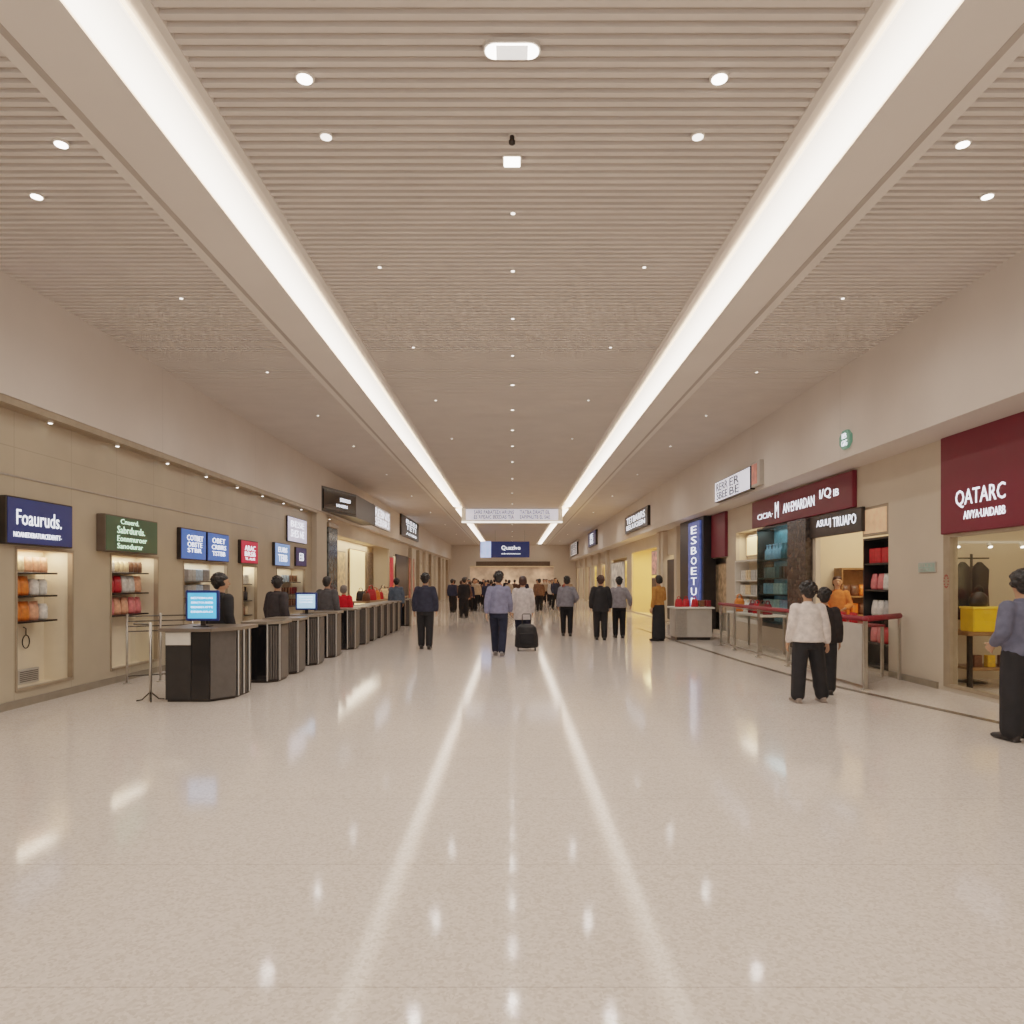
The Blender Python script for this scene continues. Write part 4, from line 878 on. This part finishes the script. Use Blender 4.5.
def cloth(name, c): return mat(name + ' cloth', c, .85, var=.16, scale=14, bump=.25, spec=.25)
HAIR = {'black': mat('black hair', (24, 20, 19), .5, var=.4, scale=60, bump=.4), 'brown': mat('brown hair', (56, 30, 20), .5, var=.4, scale=60, bump=.4), 'grey': mat('grey hair', (110, 102, 96), .5, var=.3, scale=60)}
def person(loc, rz, height, label, parts, hair, topm, botm, shoem, width=1.0, group=None):
    root = None
    for nm, me in parts.items():
        part = 'shoe' if nm.startswith('shoe') else nm
        o = bpy.data.objects.new(part, me); C.objects.link(o)
        m = {'person': None, 'hair': HAIR[hair], 'trousers': botm, 'skirt': botm, 'shoe': shoem}.get(part, topm)
        if m is not None:
            if not me.materials: me.materials.append(None)
            o.material_slots[0].link = 'OBJECT'; o.material_slots[0].material = m
        if root is None:
            root = o; k = height / 1.75; o.location = loc; o.rotation_euler = (0, 0, rz); w_ = 1 + (width - 1) * .45; o.scale = (k * w_, k * w_, k)
            tag(o, label, 'person', group)
        else: o.parent = root
    return root
ST = {'l': (.02, 0, 0, .01), 'r': (.02, 0, 0, .01)}
WALK = {'l': (-.01, .17, 0, .05), 'r': (-.01, -.16, .02, .06)}
WALK2 = {'l': (-.01, -.15, .02, .06), 'r': (-.01, .16, 0, .05)}
STEP = {'l': (.0, .06, 0, .02), 'r': (.0, -.05, 0, .02)}
A0 = {'l': ARM, 'r': ARM}
ASW = {'l': ((.215, -.09, 1.15), (.225, -.11, .90)), 'r': ((.215, .03, 1.14), (.225, .17, .93))}
AFW = {'l': ((.24, .02, 1.14), (.17, .26, 1.08)), 'r': ((.24, .02, 1.14), (.17, .26, 1.08))}
black = cloth('black', (24, 23, 25)); blackt = cloth('soft black', (30, 29, 31)); navyc = cloth('navy', (36, 40, 56)); shoe_b = mat('dark shoes', (40, 36, 34), .45)
V = .0075
# nearest right-edge person
person((5.14, 7.05, .001), .15, 1.68, 'person in blue grey top and long black trousers at the right edge, back turned', build_person(V, {'l': (.03, 0, 0, .0), 'r': (.03, .02, 0, .0)},
       {'l': ((.235, -.02, 1.13), (.19, .14, 1.0)), 'r': ((.225, -.0, 1.13), (.16, .18, 1.02))}, -.3, 'sweater', .026, .9, .0, .9, .045, 'curly', seed=1), 'black', cloth('blue grey', (96, 98, 116)), black, shoe_b, 1.18)
# woman with white jumper
person((3.93, 9.3, .001), -.05, 1.57, 'person with curly black hair in a loose white jumper walking beside the barrier', build_person(V, {'l': (.06, -.04, 0, .0), 'r': (.12, .05, .0, .01)},
       {'l': ((.215, -.02, 1.12), (.24, .06, .89)), 'r': ((.225, -.02, 1.12), (.27, .03, .88))}, .1, 'sweater', .024, .90, .1, .96, .036, 'curly', seed=2), 'black', cloth('off white', (218, 206, 200)), black, mat('beige grey shoes', (136, 122, 112), .5), 1.2)
person((4.46, 10.0, .001), -.35, 1.48, 'person in dark clothes with bushy black hair half hidden behind the white jumper', build_person(V, STEP, A0, 0, 'sweater', .03, .86, .02, 1, .03, 'curly', seed=3), 'black', cloth('charcoal', (46, 42, 42)), black, shoe_b, 1.05)
# centre
person((-2.07, 16.7, .001), 0, 1.78, 'person in navy sweater and black trousers walking away left of centre', build_person(V, STEP, {'l': ((.225, -.03, 1.14), (.24, .02, .90)), 'r': ((.225, -.03, 1.14), (.24, .02, .90))}, 0, 'sweater', .028, .88, .03, 1, .024, 'full', seed=4), 'black', cloth('navy sweater', (50, 52, 66)), black, shoe_b, 1.15)
person((-.29, 15.1, .001), -.08, 1.80, 'person in lavender blue shirt and navy trousers striding away beside a black bag', build_person(V, WALK, ASW, .1, 'shirt', .024, .90, .03, .95, .02, 'full', seed=5), 'black', cloth('lavender blue', (122, 124, 150)), navyc, mat('grey trainers', (120, 112, 110), .5), 1.12)
person((.26, 17.0, .001), .05, 1.72, 'person in long pale jumper with red brown hair walking away in the centre', build_person(V, STEP, A0, 0, 'jumper', .034, .70, .03, 1, .02, 'bob', seed=6), 'brown', cloth('pale jumper', (196, 186, 184)), navyc, shoe_b, 1.1)
person((1.62, 20.7, .001), .0, 1.74, 'person in grey jumper and black trousers walking alone right of centre', build_person(.009, STEP, {'l': ARM, 'r': ((.28, -.06, 1.15), (.24, .12, 1.02))}, 0, 'sweater', .03, .88, .03, 1, .015, 'full', seed=7), 'black', cloth('mid grey', (122, 120, 128)), blackt, shoe_b, 1.15)
person((2.44, 19.3, .001), .0, 1.75, 'person dressed all in black walking beside a grey-topped companion', build_person(.009, STEP, {'l': ((.225, -.03, 1.14), (.24, .02, .90)), 'r': ((.225, -.03, 1.14), (.24, .02, .90))}, 0, 'coat', .036, .78, .03, 1, .024, 'full', seed=8), 'brown', black, black, shoe_b, 1.18)
person((3.06, 20.0, .001), .0, 1.72, 'person in grey top and black trousers beside the all black figure', build_person(.009, STEP, {'l': ARM, 'r': ((.29, -.02, 1.14), (.32, .08, .96))}, 0, 'sweater', .03, .88, .03, 1, .02, 'full', seed=9), 'black', cloth('light grey', (134, 130, 136)), blackt, shoe_b, 1.15)
person((3.98, 19.0, .001), .6, 1.76, 'person in ochre top and long black skirt standing by the pale counter', build_person(.009, ST, {'l': ARM, 'r': ((.24, .02, 1.14), (.17, .22, 1.02))}, -.4, 'top', .02, .97, 0, .9, .02, 'bob', 'skirt', seed=10), 'black', cloth('ochre', (176, 120, 62)), black, shoe_b, 1.0)
# behind the kiosks
person((-4.42, 10.62, .001), -.5, 1.69, 'person in black with black hair standing behind the nearest kiosk monitor', build_person(V, ST, A0, -.5, 'sweater', .03, .88, .03, 1, .02, 'curly', seed=11), 'black', black, black, shoe_b, 1.15)
person((-4.36, 13.0, .001), -.5, 1.68, 'person in charcoal jacket standing between the third and fourth kiosks', build_person(.009, ST, A0, .9, 'jacket', .036, .86, .03, 1, .02, 'full', seed=12), 'black', cloth('charcoal jacket', (58, 54, 56)), black, shoe_b, 1.12)
person((-4.16, 15.75, .001), -.1, 1.70, 'person in grey jacket standing behind the fifth kiosk', build_person(.009, ST, A0, 0, 'jacket', .034, .86, .03, 1, .02, 'short', seed=13), 'black', cloth('slate jacket', (78, 76, 78)), black, shoe_b, 1.12)
person((-4.18, 17.4, .001), -.2, 1.50, 'short person in bright red jacket behind the sixth kiosk', build_person(.011, ST, A0, .2, 'jacket', .036, .86, .03, 1, .02, 'bob', seed=14), 'grey', cloth('bright red', (196, 26, 38)), black, shoe_b, 1.1)
person((-4.0, 24.2, .001), .3, 1.70, 'person in blue grey top and dark jeans at the far end of the kiosks', build_person(.011, STEP, A0, 0, 'sweater', .03, .9, .02, 1, .02, 'full', seed=15), 'black', cloth('steel blue', (86, 98, 114)), navyc, shoe_b, 1.1)
# inside right shops
person((6.86, 14.75, .001), 2.6, 1.70, 'person with brown hair and orange top inside the warm shop', build_person(.009, ST, AFW, .2, 'top', .024, .88, .02, .9, .02, 'bob', seed=16), 'brown', cloth('burnt orange', (188, 110, 58)), black, shoe_b, 1.05)

# wheeled bag
t = thing('wheeled_bag', 'bulky black wheeled travel bag behind the person in the pale jumper', 'suitcase', (.34, 16.35, 0))
bm = NB()
tube(bm, [(0, 0, .07), (0, 0, .1), (0, 0, .35), (0, 0, .55), (0, 0, .62)], [(.24, .15), (.28, .18), (.27, .18), (.22, .15), (.14, .1)], 24, ref=(1,0,0))
obj('body', remesh('body', bm, .015, 3), mat('black nylon', (26, 25, 27), .6, var=.3, scale=12, bump=.4), t)
bm = NB(); box(bm, -.17, .17, -.215, -.17, .16, .42, .02, 2); obj('pocket', bm, black, t)
bm = NB(); tube(bm, [(-.1, .02, .58), (-.1, .06, .82), (-.08, .07, .85), (.08, .07, .85), (.1, .06, .82), (.1, .02, .58)], [.011] * 6, 8); obj('handle', bm, M['dsteel'], t, True)
for sx in (-.2, .2):
    for sy in (-.1, .1):
        bm = NB(); tube(bm, [(sx - .015, sy, .042), (sx + .015, sy, .042)], [.04] * 2, 14); obj('wheel', bm, M['black'], t)

# distant crowd: three figures copied, clothes recoloured
protos = [build_person(.024, STEP, A0, 0, 'top', .032, .87, .03, 1, .025, 'full', seed=20), build_person(.024, WALK, ASW, 0, 'top', .03, .87, .03, 1, .02, 'short', seed=21), build_person(.024, ST, A0, .3, 'top', .03, .8, .03, 1, .02, 'bob', seed=22)]
tops = [('black', (32, 31, 34)), ('dark grey', (70, 68, 70)), ('beige', (172, 150, 128)), ('brown', (96, 72, 60)), ('navy', (42, 46, 66)), ('black', (32, 31, 34)), ('coral', (172, 96, 84)), ('white', (200, 190, 182)), ('brown', (96, 72, 60)), ('beige', (172, 150, 128)), ('dark grey', (70, 68, 70))]
spots = []
R = random.Random(5)
for y in [31, 33, 35, 37, 39, 41, 43, 45, 47, 49, 51, 53, 55, 57, 59, 61, 63, 65]:
    for k in range(2 if y < 36 else 4):
        if y < 40: px = R.choice([R.uniform(436, 476), R.uniform(534, 556), R.uniform(432, 470)]) if k else R.uniform(434, 482)
        else: px = R.uniform(448, 575)
        x = XP(px, y + k * .48)
        if abs(x) > 4.6: x = math.copysign(4.4, x) * R.uniform(.8, 1)
        if x < -3.2: x = -3.2 + R.uniform(0, 1.2)
        if any((x - a) ** 2 + (y + k * .48 - b) ** 2 < .5 for a, b in spots): continue
        spots.append((x, y + k * .48))
for i, (x, y) in enumerate(spots):
    nm, c = tops[R.randrange(len(tops))]
    far = 'far down the concourse' if y < 40 else 'in the crowd at its end'
    sd = 'left of the centre' if x < -.6 else ('right of the centre' if x > .6 else 'on the centre line')
    person((x, y, .001), R.uniform(-.5, .5) + (PI if R.random() < .4 else 0), R.uniform(1.58, 1.82), 'distant person in %s top %s, %s' % (nm, far, sd), protos[i % 3], R.choice(['black', 'black', 'brown']),
           cloth('crowd ' + nm, c), blackt, shoe_b, 1.12, 'distant crowd')

# ------------------------------------------------------------------ light, world, camera
w = bpy.data.worlds.new('World'); bpy.context.scene.world = w; w.use_nodes = True
bg = w.node_tree.nodes['Background']; bg.inputs[0].default_value = (1.0, .93, .86, 1); bg.inputs[1].default_value = 1.0
cam = bpy.data.cameras.new('Camera'); cam.sensor_width = 36; cam.lens = F / 1024 * 36; cam.shift_y = (HZ - 512) / 1024; cam.clip_end = 300
co = bpy.data.objects.new('Camera', cam); C.objects.link(co); co.location = (0, 0, EYE); co.rotation_euler = (PI/2, 0, 0)
sc = bpy.context.scene; sc.camera = co
sc.view_settings.view_transform = 'Filmic'; sc.view_settings.look = 'None'; sc.view_settings.exposure = 0.12
sc.cycles.max_bounces = 8; sc.cycles.diffuse_bounces = 5; sc.cycles.use_denoising = True; sc.cycles.sample_clamp_indirect = 6
